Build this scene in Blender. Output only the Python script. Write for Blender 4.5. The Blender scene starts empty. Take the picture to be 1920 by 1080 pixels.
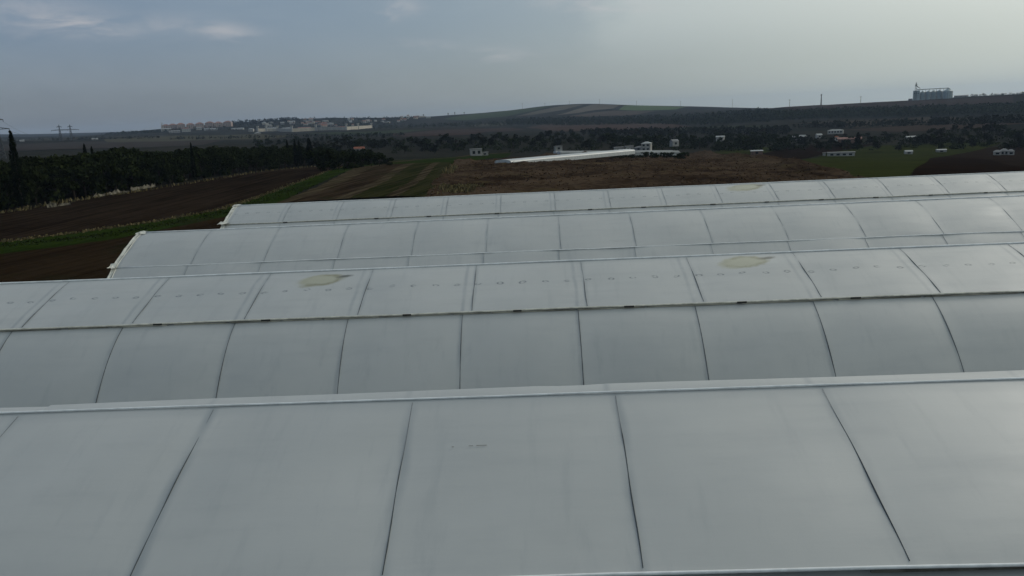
import bpy, math, random
import numpy as np
from mathutils import Vector, Matrix

random.seed(7)
rng = np.random.default_rng(7)
SC = bpy.context.scene
COL = SC.collection
R = math.radians

# ------------------------------------------------------------------ camera
CAM_Z = 10.0
F = 1478.0                                    # focal length in pixels of the 1920 wide photograph
PITCH, ROLL, YAW = 0.20721, -0.04634, -0.03592
_w = np.array([math.sin(YAW)*math.cos(PITCH), math.cos(YAW)*math.cos(PITCH), -math.sin(PITCH)])
_r = np.array([math.cos(YAW), -math.sin(YAW), 0.0])
_u = np.cross(_r, _w)
CR = _r*math.cos(ROLL) + _u*math.sin(ROLL)
CU = -_r*math.sin(ROLL) + _u*math.cos(ROLL)
CW = _w
CAM = np.array([0, 0, CAM_Z])
cd = bpy.data.cameras.new('camera')
cam = bpy.data.objects.new('camera', cd)
COL.objects.link(cam)
M = Matrix.Identity(4)
for i in range(3):
    M[i][0], M[i][1], M[i][2], M[i][3] = CR[i], CU[i], -CW[i], CAM[i]
cam.matrix_world = M
cd.sensor_width = 36
cd.lens = 36*F/1920
cd.clip_start = 0.1
cd.clip_end = 40000
SC.camera = cam

def ray(px, py):
    d = CW*F + CR*(px-960) - CU*(py-540)
    return d/np.linalg.norm(d)
def azel(px, py):
    d = ray(px, py)
    return math.atan2(d[0], d[1]), math.atan2(d[2], math.hypot(d[0], d[1]))
def project(p):
    v = np.array(p)-CAM
    z = v@CW
    return 960+F*(v@CR)/z, 540-F*(v@CU)/z

# ------------------------------------------------------------------ sky, sun, exposure
SUN_AZ, SUN_EL = R(56), R(32)                 # ahead and to the right, behind thin cloud
SC.view_settings.view_transform = 'Standard'
SC.view_settings.look = 'None'
SC.view_settings.gamma = 1
SC.view_settings.exposure = 0.38

class NT:
    """small helper for writing node trees"""
    def __init__(s, tree):
        s.t = tree; s.n = tree.nodes; s.l = tree.links
    def node(s, kind, **kw):
        n = s.n.new(kind)
        for k, v in kw.items():
            setattr(n, k, v)
        return n
    def put(s, sock, v):
        if isinstance(v, bpy.types.NodeSocket): s.l.new(v, sock)
        elif v is not None:
            if sock.type == 'RGBA' and len(v) == 3: v = (*v, 1)
            sock.default_value = v
    def math(s, op, a, b=None, c=None, clamp=False):
        n = s.node('ShaderNodeMath', operation=op, use_clamp=clamp)
        for i, v in enumerate((a, b, c)):
            if v is not None: s.put(n.inputs[i], v)
        return n.outputs[0]
    def mix(s, f, a, b, mode='MIX'):
        n = s.node('ShaderNodeMix', data_type='RGBA', blend_type=mode)
        s.put(n.inputs[0], f); s.put(n.inputs[6], a); s.put(n.inputs[7], b)
        return n.outputs[2]
    def noise(s, vec, scale, detail=4, rough=0.55, dist=0.0, out=0):
        n = s.node('ShaderNodeTexNoise')
        s.put(n.inputs['Vector'], vec); n.inputs['Scale'].default_value = scale
        n.inputs['Detail'].default_value = detail; n.inputs['Roughness'].default_value = rough
        n.inputs['Distortion'].default_value = dist
        return n.outputs[out]
    def smooth(s, v, a, b, lo=0.0, hi=1.0):
        n = s.node('ShaderNodeMapRange', interpolation_type='SMOOTHSTEP')
        s.put(n.inputs[0], v)
        for i, x in zip((1, 2, 3, 4), (a, b, lo, hi)): n.inputs[i].default_value = x
        return n.outputs[0]
    def mapping(s, vec, loc=(0, 0, 0), rot=(0, 0, 0), scale=(1, 1, 1)):
        n = s.node('ShaderNodeMapping')
        s.put(n.inputs[0], vec)
        n.inputs[1].default_value = loc; n.inputs[2].default_value = rot; n.inputs[3].default_value = scale
        return n.outputs[0]
    def sep(s, vec):
        n = s.node('ShaderNodeSeparateXYZ'); s.put(n.inputs[0], vec)
        return n.outputs
    def comb(s, x, y, z):
        n = s.node('ShaderNodeCombineXYZ')
        s.put(n.inputs[0], x); s.put(n.inputs[1], y); s.put(n.inputs[2], z)
        return n.outputs[0]

world = bpy.data.worlds.new('World')
SC.world = world
world.use_nodes = True
W = NT(world.node_tree)
W.n.clear()
sky = W.node('ShaderNodeTexSky', sky_type='NISHITA', sun_disc=False)
sky.sun_elevation = SUN_EL
sky.sun_rotation = SUN_AZ
sky.altitude = 50; sky.air_density = 1.0; sky.dust_density = 3.0; sky.ozone_density = 1.5
dirv = W.node('ShaderNodeTexCoord').outputs['Generated']
dx, dy, dz = W.sep(dirv)
azn = W.math('ARCTAN2', dx, dy)
eln = W.math('ARCSINE', dz)
# thin high cloud: a veil that thickens towards the sun side, and a few wisps
stretch = W.comb(W.math('MULTIPLY', azn, 3.0), W.math('MULTIPLY', eln, 11.0), 0.0)
nz = W.noise(W.mapping(stretch, rot=(0, 0, 0.35)), 1.3, 6, 0.6, 0.4)
nz2 = W.noise(stretch, 5.0, 5, 0.6, 0.6)
edge = W.math('ADD', azn, W.math('MULTIPLY', eln, -0.75))
edge = W.math('ADD', edge, W.math('MULTIPLY', W.math('SUBTRACT', nz, 0.5), 0.22))
veil = W.smooth(edge, -0.25, 0.40)
sharp = W.math('MULTIPLY', W.smooth(edge, -0.03, 0.05), W.smooth(eln, 0.05, 0.13))
wisp = None
for (px, py, sa, se, amp) in ((150, 42, .055, .011, 1.0), (90, 20, .075, .016, .5), (430, 55, .032, .008, .8), (330, 45, .05, .012, .35),
                              (760, 10, .022, .009, .6), (740, 26, .012, .007, .4), (800, 83, .035, .005, .45), (945, 100, .035, .007, .5),
                              (1130, 8, .06, .008, .7), (120, 62, .05, .006, .3)):
    a0, e0 = azel(px, py)
    wa = W.math('ADD', azn, W.math('MULTIPLY', W.math('SUBTRACT', nz2, 0.5), 0.06))
    we = W.math('ADD', eln, W.math('MULTIPLY', W.math('SUBTRACT', nz2, 0.5), 0.022))
    we = W.math('ADD', we, W.math('MULTIPLY', W.math('SUBTRACT', azn, a0), 0.10))
    q = W.math('ADD', W.math('POWER', W.math('ABSOLUTE', W.math('DIVIDE', W.math('SUBTRACT', wa, a0), sa)), 2.0),
               W.math('POWER', W.math('ABSOLUTE', W.math('DIVIDE', W.math('SUBTRACT', we, e0), se)), 2.0))
    g = W.math('MULTIPLY', W.math('EXPONENT', W.math('MULTIPLY', q, -1.0)), amp)
    wisp = g if wisp is None else W.math('MAXIMUM', wisp, g)
wisp = W.math('MULTIPLY', wisp, W.smooth(nz2, 0.30, 0.65))
base_sky = W.mix(1.0, sky.outputs[0], (0.60, 0.66, 0.74), 'MULTIPLY')
K = 10.0                                       # the sky texture is bright; cloud colours are on the same scale
cl = W.mix(W.smooth(azn, -0.65, 0.60), (.155*K, .210*K, .278*K), (.235*K, .285*K, .285*K))
low = W.mix(W.smooth(azn, -0.65, 0.60), (.164*K, .178*K, .192*K), (.285*K, .325*K, .295*K))
cl = W.mix(W.smooth(eln, 0.0, 0.14), low, cl)
col = W.mix(W.math('ADD', W.math('MULTIPLY', veil, 0.18), 0.80), base_sky, cl)
col = W.mix(W.math('MULTIPLY', sharp, 0.30), col, (.50*K, .535*K, .50*K))
col = W.mix(W.math('MULTIPLY', wisp, 0.85), col, (.37*K, .37*K, .385*K))
col = W.mix(W.math('MULTIPLY', W.math('SUBTRACT', nz, 0.45), 0.35, clamp=True), col, (.40*K, .43*K, .44*K))
sunv = (math.sin(SUN_AZ)*math.cos(SUN_EL), math.cos(SUN_AZ)*math.cos(SUN_EL), math.sin(SUN_EL))
dp = W.node('ShaderNodeVectorMath', operation='DOT_PRODUCT')
W.put(dp.inputs[0], dirv); dp.inputs[1].default_value = sunv
glow = W.math('POWER', W.math('MAXIMUM', dp.outputs['Value'], 0.0), 4.5)      # bright cloud round the hidden sun
col = W.mix(1.0, col, W.mix(glow, (0, 0, 0), (.56*K, .53*K, .45*K)), 'ADD')
bg = W.node('ShaderNodeBackground')
W.put(bg.inputs[0], col)
bg.inputs[1].default_value = 0.10
W.l.new(bg.outputs[0], W.node('ShaderNodeOutputWorld').inputs[0])

sl = bpy.data.lights.new('sun', 'SUN')
sl.energy = 0.7; sl.angle = R(16); sl.color = (1.0, 0.95, 0.87)
so = bpy.data.objects.new('sun', sl)
COL.objects.link(so)
sd = Vector((math.sin(SUN_AZ)*math.cos(SUN_EL), math.cos(SUN_AZ)*math.cos(SUN_EL), math.sin(SUN_EL)))
so.rotation_euler = sd.to_track_quat('Z', 'Y').to_euler()
so.location = (60, 30, 60)

# ------------------------------------------------------------------ materials
MATS = {}
def mat(name, color, rough=0.8, spec=0.3, var=0.25, scale=3.0, bump=0.0, metal=0.0, coord='Object', color2=None):
    if name in MATS: return MATS[name]
    m = bpy.data.materials.new(name); m.use_nodes = True
    N = NT(m.node_tree); b = N.n['Principled BSDF']
    co = N.node('ShaderNodeTexCoord').outputs[coord]
    n = N.noise(co, scale, 5, 0.6)
    c2 = color2 or tuple(c*(1-var) for c in color)
    c1 = color if color2 else tuple(min(1, c*(1+var)) for c in color)
    N.put(b.inputs['Base Color'], N.mix(N.smooth(n, .32, .68), c2, c1))
    b.inputs['Roughness'].default_value = rough
    b.inputs['Specular IOR Level'].default_value = spec
    b.inputs['Metallic'].default_value = metal
    if bump:
        bn = N.node('ShaderNodeBump'); bn.inputs['Strength'].default_value = bump
        N.put(bn.inputs['Height'], N.noise(co, scale*6, 4, .6)); N.l.new(bn.outputs[0], b.inputs['Normal'])
    MATS[name] = m
    return m

def leaf_mat(name, dark, light, rough=0.7):
    if name in MATS: return MATS[name]
    m = bpy.data.materials.new(name); m.use_nodes = True
    N = NT(m.node_tree); b = N.n['Principled BSDF']
    rnd = N.node('ShaderNodeNewGeometry').outputs['Random Per Island']
    ob = N.node('ShaderNodeObjectInfo').outputs['Random']
    f = N.math('ADD', N.math('MULTIPLY', rnd, .75), N.math('MULTIPLY', ob, .25))
    N.put(b.inputs['Base Color'], N.mix(f, dark, light))
    b.inputs['Roughness'].default_value = rough
    b.inputs['Specular IOR Level'].default_value = 0
    MATS[name] = m
    return m

EARTH = .36                                    # damp autumn soil
def field_mat(name, dark, light, row=None, patch=0.05, fine=1.2, third=None, rowstep=0.8, rowamt=0.5):
    """earth or grass: broad patches, fine clods, and rows along the direction `row` (radians from +X)"""
    if name in MATS: return MATS[name]
    m = bpy.data.materials.new(name); m.use_nodes = True
    N = NT(m.node_tree); b = N.n['Principled BSDF']
    co = N.node('ShaderNodeTexCoord').outputs['Object']
    n1 = N.noise(co, patch, 4, .6); n2 = N.noise(co, fine, 6, .7)
    f = N.math('ADD', N.math('MULTIPLY', n1, .55), N.math('MULTIPLY', n2, .45))
    h = n2
    if row is not None:
        v = N.mapping(co, rot=(0, 0, -row), scale=(1, 1, 1))
        v = N.mapping(v, scale=(.03, 1/rowstep, 1))
        n3 = N.noise(v, 1.0, 4, .65)
        f = N.math('ADD', N.math('MULTIPLY', f, 1-rowamt), N.math('MULTIPLY', n3, rowamt))
        h = N.math('ADD', n3, N.math('MULTIPLY', n2, .5))
    dark, light = [tuple(v*EARTH for v in c) for c in (dark, light)]
    if third: third = tuple(v*EARTH for v in third)
    c = N.mix(N.smooth(f, .38, .62), dark, light)
    if third:
        c = N.mix(N.smooth(N.noise(co, patch*2.3, 5, .65, .5), .54, .68, 0, .7), c, third)
    N.put(b.inputs['Base Color'], c)
    b.inputs['Roughness'].default_value = .95
    b.inputs['Specular IOR Level'].default_value = 0
    bn = N.node('ShaderNodeBump'); bn.inputs['Strength'].default_value = .8; bn.inputs['Distance'].default_value = .25
    N.put(bn.inputs['Height'], h); N.l.new(bn.outputs[0], b.inputs['Normal'])
    MATS[name] = m
    return m

# ------------------------------------------------------------------ mesh helpers
class MB:
    def __init__(s): s.v = []; s.f = []
    def quad(s, *ps):
        i = len(s.v); s.v += [tuple(p) for p in ps]; s.f.append(tuple(range(i, i+len(ps))))
    def box(s, c, d, rz=0.0):
        cx, cy, cz = c; a, b, h = d[0]/2, d[1]/2, d[2]/2
        i = len(s.v); co, si = math.cos(rz), math.sin(rz)
        for z in (-h, h):
            for x, y in ((-a, -b), (a, -b), (a, b), (-a, b)):
                s.v.append((cx+x*co-y*si, cy+x*si+y*co, cz+z))
        for f in ((3, 2, 1, 0), (4, 5, 6, 7), (0, 1, 5, 4), (1, 2, 6, 5), (2, 3, 7, 6), (3, 0, 4, 7)):
            s.f.append(tuple(i+k for k in f))
        return s
    def tube(s, pts, r, n=6, cap=True):
        pts = [Vector(p) for p in pts]
        rs = r if isinstance(r, (list, tuple)) else [r]*len(pts)
        i0 = len(s.v)
        for k, p in enumerate(pts):
            d = (pts[min(k+1, len(pts)-1)]-pts[max(k-1, 0)]).normalized()
            a = d.cross(Vector((0, 0, 1)) if abs(d.z) < .9 else Vector((1, 0, 0))).normalized(); b = d.cross(a)
            for j in range(n):
                t = 2*math.pi*j/n
                s.v.append(tuple(p+(a*math.cos(t)+b*math.sin(t))*rs[k]))
        for k in range(len(pts)-1):
            for j in range(n):
                s.f.append((i0+k*n+j, i0+k*n+(j+1) % n, i0+(k+1)*n+(j+1) % n, i0+(k+1)*n+j))
        if cap:
            s.f.append(tuple(i0+j for j in range(n))[::-1]); e = i0+(len(pts)-1)*n
            s.f.append(tuple(e+j for j in range(n)))
        return s
    def lathe(s, c, prof, n=20):
        i0 = len(s.v)
        for (r, z) in prof:
            for j in range(n):
                t = 2*math.pi*j/n; s.v.append((c[0]+r*math.cos(t), c[1]+r*math.sin(t), c[2]+z))
        for k in range(len(prof)-1):
            for j in range(n):
                s.f.append((i0+k*n+j, i0+k*n+(j+1) % n, i0+(k+1)*n+(j+1) % n, i0+(k+1)*n+j))
        e = i0+(len(prof)-1)*n
        s.f.append(tuple(i0+j for j in range(n))[::-1]); s.f.append(tuple(e+j for j in range(n)))
        return s
    def grid(s, P):
        """P: 2-D list of points"""
        i0 = len(s.v); nr, nc = len(P), len(P[0])
        for row in P: s.v += [tuple(p) for p in row]
        for a in range(nr-1):
            for b in range(nc-1):
                s.f.append((i0+a*nc+b, i0+a*nc+b+1, i0+(a+1)*nc+b+1, i0+(a+1)*nc+b))
        return s
    def mesh(s, name, m, smooth=False):
        me = bpy.data.meshes.new(name)
        me.from_pydata(s.v, [], s.f); me.validate(); me.update()
        me.materials.append(m)
        if smooth: me.polygons.foreach_set('use_smooth', [True]*len(me.polygons))
        return me
    def build(s, name, m, parent=None, smooth=False):
        return link(name, s.mesh(name, m, smooth), parent)

def link(name, data, parent=None, loc=None):
    o = bpy.data.objects.new(name, data); COL.objects.link(o)
    if parent: o.parent = parent
    if loc is not None: o.location = loc
    return o
def tag(o, label=None, cat=None, group=None, kind=None):
    if label: o['label'] = label
    if cat: o['category'] = cat
    if group: o['group'] = group
    if kind: o['kind'] = kind
    return o
def empty(name, loc, rz=0.0):
    o = link(name, None); o.location = loc; o.rotation_euler.z = rz
    o.empty_display_size = .5
    return o
def copy_tree(o, parent=None):
    c = o.copy(); COL.objects.link(c)
    c.parent = parent
    for ch in o.children: copy_tree(ch, c)
    return c

# ------------------------------------------------------------------ terrain
def H(px): return 223.0-0.0463*(px-960)
PXK = [-200, 0, 75, 150, 240, 300, 370, 440, 480, 540, 620, 700, 760, 800, 880, 960, 1010, 1060, 1120, 1200, 1300, 1440, 1560, 1680, 1740, 1800, 1920, 2150]
def by_px(d):
    xs = sorted(d); return [float(np.interp(p, xs, [d[x] for x in xs])) for p in PXK]
ROWS = []                                       # (distance, heights at the azimuth knots)
AZK = [azel(p, H(p))[0] for p in PXK]
def row_z(r, d): ROWS.append((r, by_px(d)))
def row_y(r, d): ROWS.append((r, [CAM_Z+r*math.tan(azel(p, y)[1]) for p, y in zip(PXK, by_px(d))]))
row_z(1, {0: 0}); row_z(60, {0: 0})
row_z(110, {0: 0, 1100: 0, 1920: -.6})
row_z(200, {0: -.3, 480: 0, 960: -.4, 1200: -1.5, 1440: -3.2, 1920: -5})
row_z(300, {0: -2, 480: -2, 960: -3.6, 1200: -5, 1440: -7.2, 1920: -9.5})
row_z(420, {0: -4, 480: -5, 960: -7.4, 1200: -8.6, 1440: -11, 1920: -13})
row_y(700, {0: 287, 240: 280, 480: 273, 720: 266, 960: 261, 1200: 259, 1440: 256, 1680: 250, 1920: 240})
row_y(1100, {0: 277, 240: 268, 480: 261, 720: 254, 960: 246, 1200: 242, 1440: 234, 1680: 226, 1920: 216})
row_y(1550, {0: 269, 240: 260, 480: 252.5, 720: 244, 960: 235, 1200: 226, 1300: 219, 1440: 203, 1560: 194.5, 1680: 188.5, 1740: 185.5, 1800: 182.5, 1920: 178, 2150: 174})
row_y(2000, {0: 264, 240: 254, 300: 250, 370: 247, 440: 245, 480: 244, 540: 243.5, 700: 240, 800: 236, 960: 221, 1120: 211, 1200: 211, 1300: 208, 1440: 206, 1560: 199, 1680: 193, 1920: 184, 2150: 180})
row_y(2600, {0: 259, 150: 256.5, 240: 249, 300: 243.5, 370: 238, 440: 230, 480: 228, 540: 222.5, 620: 221.5, 700: 221.5, 760: 220.5, 800: 218.5, 880: 213,
             960: 206, 1010: 200, 1060: 196.5, 1120: 195, 1200: 197, 1300: 200, 1440: 205, 1560: 202, 1680: 198, 1920: 190})
row_y(3600, {0: 258, 240: 252, 370: 244, 440: 236, 540: 228, 700: 226, 880: 219, 960: 213, 1120: 202, 1300: 207, 1440: 211, 1680: 203, 1920: 194})
row_y(6500, {0: 252.5, 75: 251.5, 150: 249.5, 240: 247.5, 370: 243, 540: 234, 800: 228, 960: 220, 1200: 209, 1920: 194})
row_y(9300, {0: 256, 240: 250, 540: 238, 960: 224, 1920: 198})
AZF = np.linspace(R(-48), R(48), 769)
RR = np.array([r for r, _ in ROWS])
def _gauss(a, sg):
    k = np.arange(-int(3*sg), int(3*sg)+1); w = np.exp(-.5*(k/sg)**2); w /= w.sum()
    return np.convolve(np.pad(a, len(k)//2, mode='edge'), w, 'valid')
ZT = np.array([_gauss(np.interp(AZF, AZK, z), 6) for _, z in ROWS])       # rows x azimuth
def _pchip_slopes(x, y):
    h = np.diff(x)[:, None]; d = np.diff(y, axis=0)/h
    m = np.zeros_like(y)
    w1 = 2*h[1:]+h[:-1]; w2 = h[1:]+2*h[:-1]
    with np.errstate(divide='ignore', invalid='ignore'):
        hm = (w1+w2)/(w1/d[:-1]+w2/d[1:])
    m[1:-1] = np.where(d[:-1]*d[1:] > 0, hm, 0)
    m[0] = d[0]; m[-1] = d[-1]
    return np.nan_to_num(m)
LR = np.log(RR)
MT = _pchip_slopes(LR, ZT)
_ph = rng.uniform(0, 6.28, (24, 2)); _fr = rng.uniform(-1, 1, (24, 2))
def terrain(x, y):
    x = np.asarray(x, float); y = np.asarray(y, float)
    r = np.clip(np.hypot(x, y), 1.01, RR[-1]-.01); az = np.clip(np.arctan2(x, y), AZF[0], AZF[-1]-1e-6)
    a = (az-AZF[0])/(AZF[1]-AZF[0]); i = a.astype(int); fa = a-i
    l = np.log(r); k = np.clip(np.searchsorted(LR, l)-1, 0, len(LR)-2)
    h = LR[k+1]-LR[k]; t = (l-LR[k])/h
    def col(T): return T[k, i]*(1-fa)+T[k, i+1]*fa, T[k+1, i]*(1-fa)+T[k+1, i+1]*fa
    y0, y1 = col(ZT); m0, m1 = col(MT)
    z = (2*t**3-3*t**2+1)*y0+(t**3-2*t**2+t)*h*m0+(-2*t**3+3*t**2)*y1+(t**3-t**2)*h*m1
    # gentle unevenness that grows with distance
    n = 0
    for j in range(12):
        wl = 40*1.7**(j % 6)
        n = n + np.sin((x*_fr[j, 0]+y*_fr[j, 1])*6.28/wl+_ph[j, 0])*wl*.0016
    return z+n*np.clip((r-130)/400, 0, 1)
def tz(x, y): return float(terrain(np.array([x]), np.array([y]))[0])
def hit(px, py, rmin=60):
    """the point of the ground seen at a pixel of the photograph"""
    d = ray(px, py); hd = math.hypot(d[0], d[1])
    rs = np.exp(np.linspace(math.log(rmin), math.log(9000), 1500))
    P = d[None, :]*(rs/hd)[:, None]
    g = P[:, 2]+CAM_Z-terrain(P[:, 0], P[:, 1])
    k = np.argmax(g < 0)
    if g[k] >= 0: k = len(rs)-1
    if k == 0: k = 1
    t = g[k-1]/(g[k-1]-g[k]) if g[k-1] != g[k] else 0
    r = rs[k-1]+(rs[k]-rs[k-1])*min(max(t, 0), 1)
    return np.array([d[0]*r/hd, d[1]*r/hd])
def at(px, r):
    """the ground point at a horizontal distance r below a column of the photograph"""
    az = azel(px, H(px)+15)[0]
    x, y = r*math.sin(az), r*math.cos(az)
    return x, y, tz(x, y)

azs = np.concatenate([np.radians(np.arange(-180, -48, 4)), np.radians(np.arange(-48, 48.01, .3)), np.radians(np.arange(52, 180, 4))])
rs = np.concatenate([[0.5, 15, 40], np.exp(np.linspace(math.log(60), math.log(9200), 170))])
A, RG = np.meshgrid(azs, rs)
X = RG*np.sin(A); Y = RG*np.cos(A)
Z = terrain(X, Y)
na = len(azs)
gv = np.stack([X, Y, Z], -1).reshape(-1, 3)
gf = []
for a in range(len(rs)-1):
    for b in range(na):
        gf.append((a*na+b, (a+1)*na+b, (a+1)*na+(b+1) % na, a*na+(b+1) % na))
gm = MB(); gm.v = [tuple(p) for p in gv]; gm.f = [f[::-1] for f in gf]
gm.f.append(tuple(range(na))[::-1])
ground = gm.build('ground', field_mat('earth', (.045, .048, .040), (.088, .082, .064), patch=.006, fine=.25, third=(.025, .035, .018)), smooth=True)
tag(ground, 'dark rolling farmland reaching to the horizon', 'ground', kind='structure')

import bmesh
LIFT = [0]
def patch(name, poly, m, label, world=False, maxlen=None, kind='structure', rough=0.0, cat=None, lift=None):
    """a field: a polygon given as seen on the ground, draped over the terrain just above it"""
    P = [np.array(p) if world else hit(*p) for p in poly]
    LIFT[0] += 1
    lf = (.05+.012*(LIFT[0] % 12)) if lift is None else lift
    rmean = np.mean([np.hypot(*p) for p in P])
    ml = maxlen or max(2.5, rmean*.02)
    bm = bmesh.new()
    vs = [bm.verts.new((p[0], p[1], 0)) for p in P]
    es = [bm.edges.new((vs[i], vs[(i+1) % len(vs)])) for i in range(len(vs))]
    bmesh.ops.triangle_fill(bm, edges=es, use_beauty=True)
    for _ in range(9):
        lg = [e for e in bm.edges if e.calc_length() > ml]
        if not lg or len(bm.faces) > 30000: break
        bmesh.ops.subdivide_edges(bm, edges=lg, cuts=1, use_grid_fill=False)
        bmesh.ops.triangulate(bm, faces=bm.faces[:])
    co = np.array([v.co[:] for v in bm.verts])
    z = terrain(co[:, 0], co[:, 1])+lf+np.hypot(co[:, 0], co[:, 1])*.0004
    bnd = np.array([v.is_boundary for v in bm.verts])
    wob = np.stack([np.sin(co[:, 1]*.9+co[:, 0]*.3)+np.sin(co[:, 1]*2.3), np.sin(co[:, 0]*1.1)+np.sin(co[:, 0]*2.9+co[:, 1])], -1)*.12*min(1, rmean/150)
    for v, zz, b, w in zip(bm.verts, z, bnd, wob):
        v.co.z = zz
        if b: v.co.x += w[0]; v.co.y += w[1]
    bmesh.ops.recalc_face_normals(bm, faces=bm.faces[:])
    me = bpy.data.meshes.new(name); bm.to_mesh(me); bm.free()
    if me.polygons and me.polygons[0].normal.z < 0: me.flip_normals()
    me.materials.append(m)
    me.polygons.foreach_set('use_smooth', [True]*len(me.polygons))
    o = link(name, me)
    tag(o, label, cat or name.replace('_', ' '), kind=kind)
    return o

ROWDIR = math.atan2(*(hit(800, 312)-hit(560, 372))[::-1])
m_plough = field_mat('ploughed', (.018, .012, .008), (.080, .055, .037), row=ROWDIR+.15, patch=.03, fine=.8, rowstep=1.2)
m_grass = field_mat('grass', (.028, .052, .009), (.066, .105, .020), row=ROWDIR, patch=.06, fine=1.0, rowstep=1.5, rowamt=.35, third=(.055, .052, .026))
m_stub = field_mat('stubble', (.034, .021, .012), (.078, .052, .029), row=ROWDIR-.1, patch=.05, fine=.9, third=(.040, .044, .020))
m_weed = field_mat('weeds', (.055, .034, .022), (.210, .145, .095), patch=.06, fine=.7, third=(.20, .15, .075))
m_tan = field_mat('tan_rows', (.060, .046, .028), (.20, .155, .095), row=ROWDIR, patch=.05, fine=1.0, rowstep=1.0, rowamt=.72, third=(.07, .075, .03))
m_brown = field_mat('brown_rows', (.040, .027, .017), (.135, .095, .060), row=ROWDIR, patch=.05, fine=1.0, rowstep=1.0, rowamt=.72, third=(.055, .058, .024))
m_green = field_mat('green_rows', (.030, .040, .012), (.100, .095, .040), row=ROWDIR, patch=.05, fine=1.0, rowstep=1.0, rowamt=.72, third=(.10, .08, .05))

patch('ploughed_field', [(-260, 440), (0, 398), (250, 360), (400, 335), (600, 312), (665, 309), (600, 328), (540, 350), (478, 374), (415, 394), (300, 416), (150, 438), (0, 456), (-260, 495)],
      m_plough, 'dark brown ploughed field along the left tree belt')
patch('stubble_field', [(-260, 520), (0, 478), (200, 452), (400, 412), (470, 392), (520, 395), (520, 470), (300, 620), (-260, 640)], m_stub, 'brown stubble ground beside the greenhouse ends')
patch('grass_strip', [(-260, 495), (0, 456), (150, 438), (300, 416), (415, 394), (478, 374), (540, 350), (600, 328), (665, 309), (735, 304), (690, 313), (640, 326), (560, 362), (520, 384), (470, 398), (400, 413), (200, 453), (0, 479), (-260, 521)],
      m_grass, 'green grass strip curving past the ploughed field')
patch('green_field', [(700, 310), (735, 303), (830, 296), (900, 290), (960, 288), (945, 296), (860, 305), (840, 309), (760, 309)], m_grass, 'bright green field beyond the striped plot')
bx = [(508, 387), (545, 381), (628, 376), (655, 374), (722, 371), (748, 370), (798, 372)]
tx = [(672, 314), (722, 309), (762, 308), (782, 307), (815, 306), (826, 306), (846, 306)]
for i, (m, nm, lb) in enumerate(((m_tan, 'stubble_strip', 'tan strip next to the green verge of the striped plot'),
                                 (m_brown, 'ploughed_strip', 'widest dark brown strip of the striped plot'),
                                 (m_tan, 'stubble_strip', 'tan strip between brown and green strips'),
                                 (m_green, 'crop_strip', 'wide green strip in the striped plot'),
                                 (m_tan, 'stubble_strip', 'thin tan strip between the two green strips'),
                                 (m_green, 'crop_strip', 'green strip against the weedy ground'))):
    mid = lambda p, q: ((p[0]*.48+q[0]*.52)+6, (p[1]*.48+q[1]*.52)+1)
    patch(nm, [bx[i], mid(bx[i], tx[i]), tx[i], tx[i+1], mid(bx[i+1], tx[i+1]), bx[i+1]], m, lb)
WEED = [(700, 420), (795, 378), (812, 345), (846, 312), (880, 304), (945, 299), (1050, 294), (1150, 290), (1260, 288), (1330, 289), (1420, 292), (1480, 301), (1530, 316), (1600, 334), (1680, 345), (1680, 420), (1200, 460)]
weed = patch('weedy_ground', WEED, m_weed, 'reddish brown weedy waste ground behind the greenhouse', maxlen=2.2)
me = weed.data
co = np.zeros(len(me.vertices)*3); me.vertices.foreach_get('co', co); co = co.reshape(-1, 3)
def heaps(x, y):
    n = 0
    for j in range(12):
        wl = (2.2, 3.5, 6, 10)[j % 4]
        n = n+np.sin((x*_fr[j+8, 0]+y*_fr[j+8, 1])*6.28/wl*1.5+_ph[j+8, 1])*wl*.028
    return n
MOUNDS = []
for (px, py, h, s) in ((1030, 297, 1.5, 4.5), (1100, 296, 1.8, 5), (1240, 291, 1.6, 6), (1320, 291, 2.0, 6), (1380, 298, 2.0, 6), (1440, 308, 2.0, 6), (1490, 318, 1.8, 5), (870, 309, 1.1, 4), (835, 345, .9, 3), (1180, 293, 1.0, 5), (975, 300, .9, 4), (1005, 299, .9, 3), (1065, 297, 1.1, 3), (1540, 330, 1.2, 5)):
    q = hit(px, py); MOUNDS.append((q[0], q[1], h, s))
def weed_z(x, y):
    z = terrain(x, y)+.08+np.abs(heaps(x, y))*.55
    for (mx, my, h, s) in MOUNDS:
        z = z+h*np.exp(-((x-mx)**2+(y-my)**2)/(2*(s*.7)**2))*(1+.35*heaps(x*1.7, y*1.7))
    return z
co[:, 2] = weed_z(co[:, 0], co[:, 1])
me.vertices.foreach_set('co', co.ravel()); me.update()

m_rg = field_mat('right_green', (.046, .062, .017), (.108, .120, .036), row=.2, patch=.03, fine=.8, third=(.036, .028, .018))
m_rb = field_mat('right_brown', (.020, .012, .008), (.050, .030, .019), row=.5, patch=.04, fine=.8)
m_rt = field_mat('right_tan', (.032, .021, .014), (.074, .050, .034), row=.6, patch=.05, fine=.8)
patch('green_field', [(1480, 303), (1560, 285), (1640, 274), (1760, 269), (1880, 268), (1850, 278), (1800, 290), (1745, 297), (1715, 318), (1700, 340), (1560, 345), (1540, 322)], m_rg, 'dark green field on the right behind the roof')
patch('ploughed_field', [(1715, 318), (1745, 297), (1800, 296), (1860, 301), (1925, 315), (1990, 330), (1900, 350), (1700, 350)], m_rb, 'darkest brown ploughed field at the right edge')
patch('ploughed_field', [(1745, 297), (1800, 289), (1850, 278), (1960, 272), (2060, 300), (1990, 330), (1925, 315), (1860, 301), (1800, 296)], m_rt, 'lighter brown field at the right edge by white houses')
patch('green_field', [(1318, 288), (1360, 281), (1440, 276), (1490, 274), (1420, 290), (1350, 289)], m_rg, 'small green field behind the brown heaps')
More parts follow.
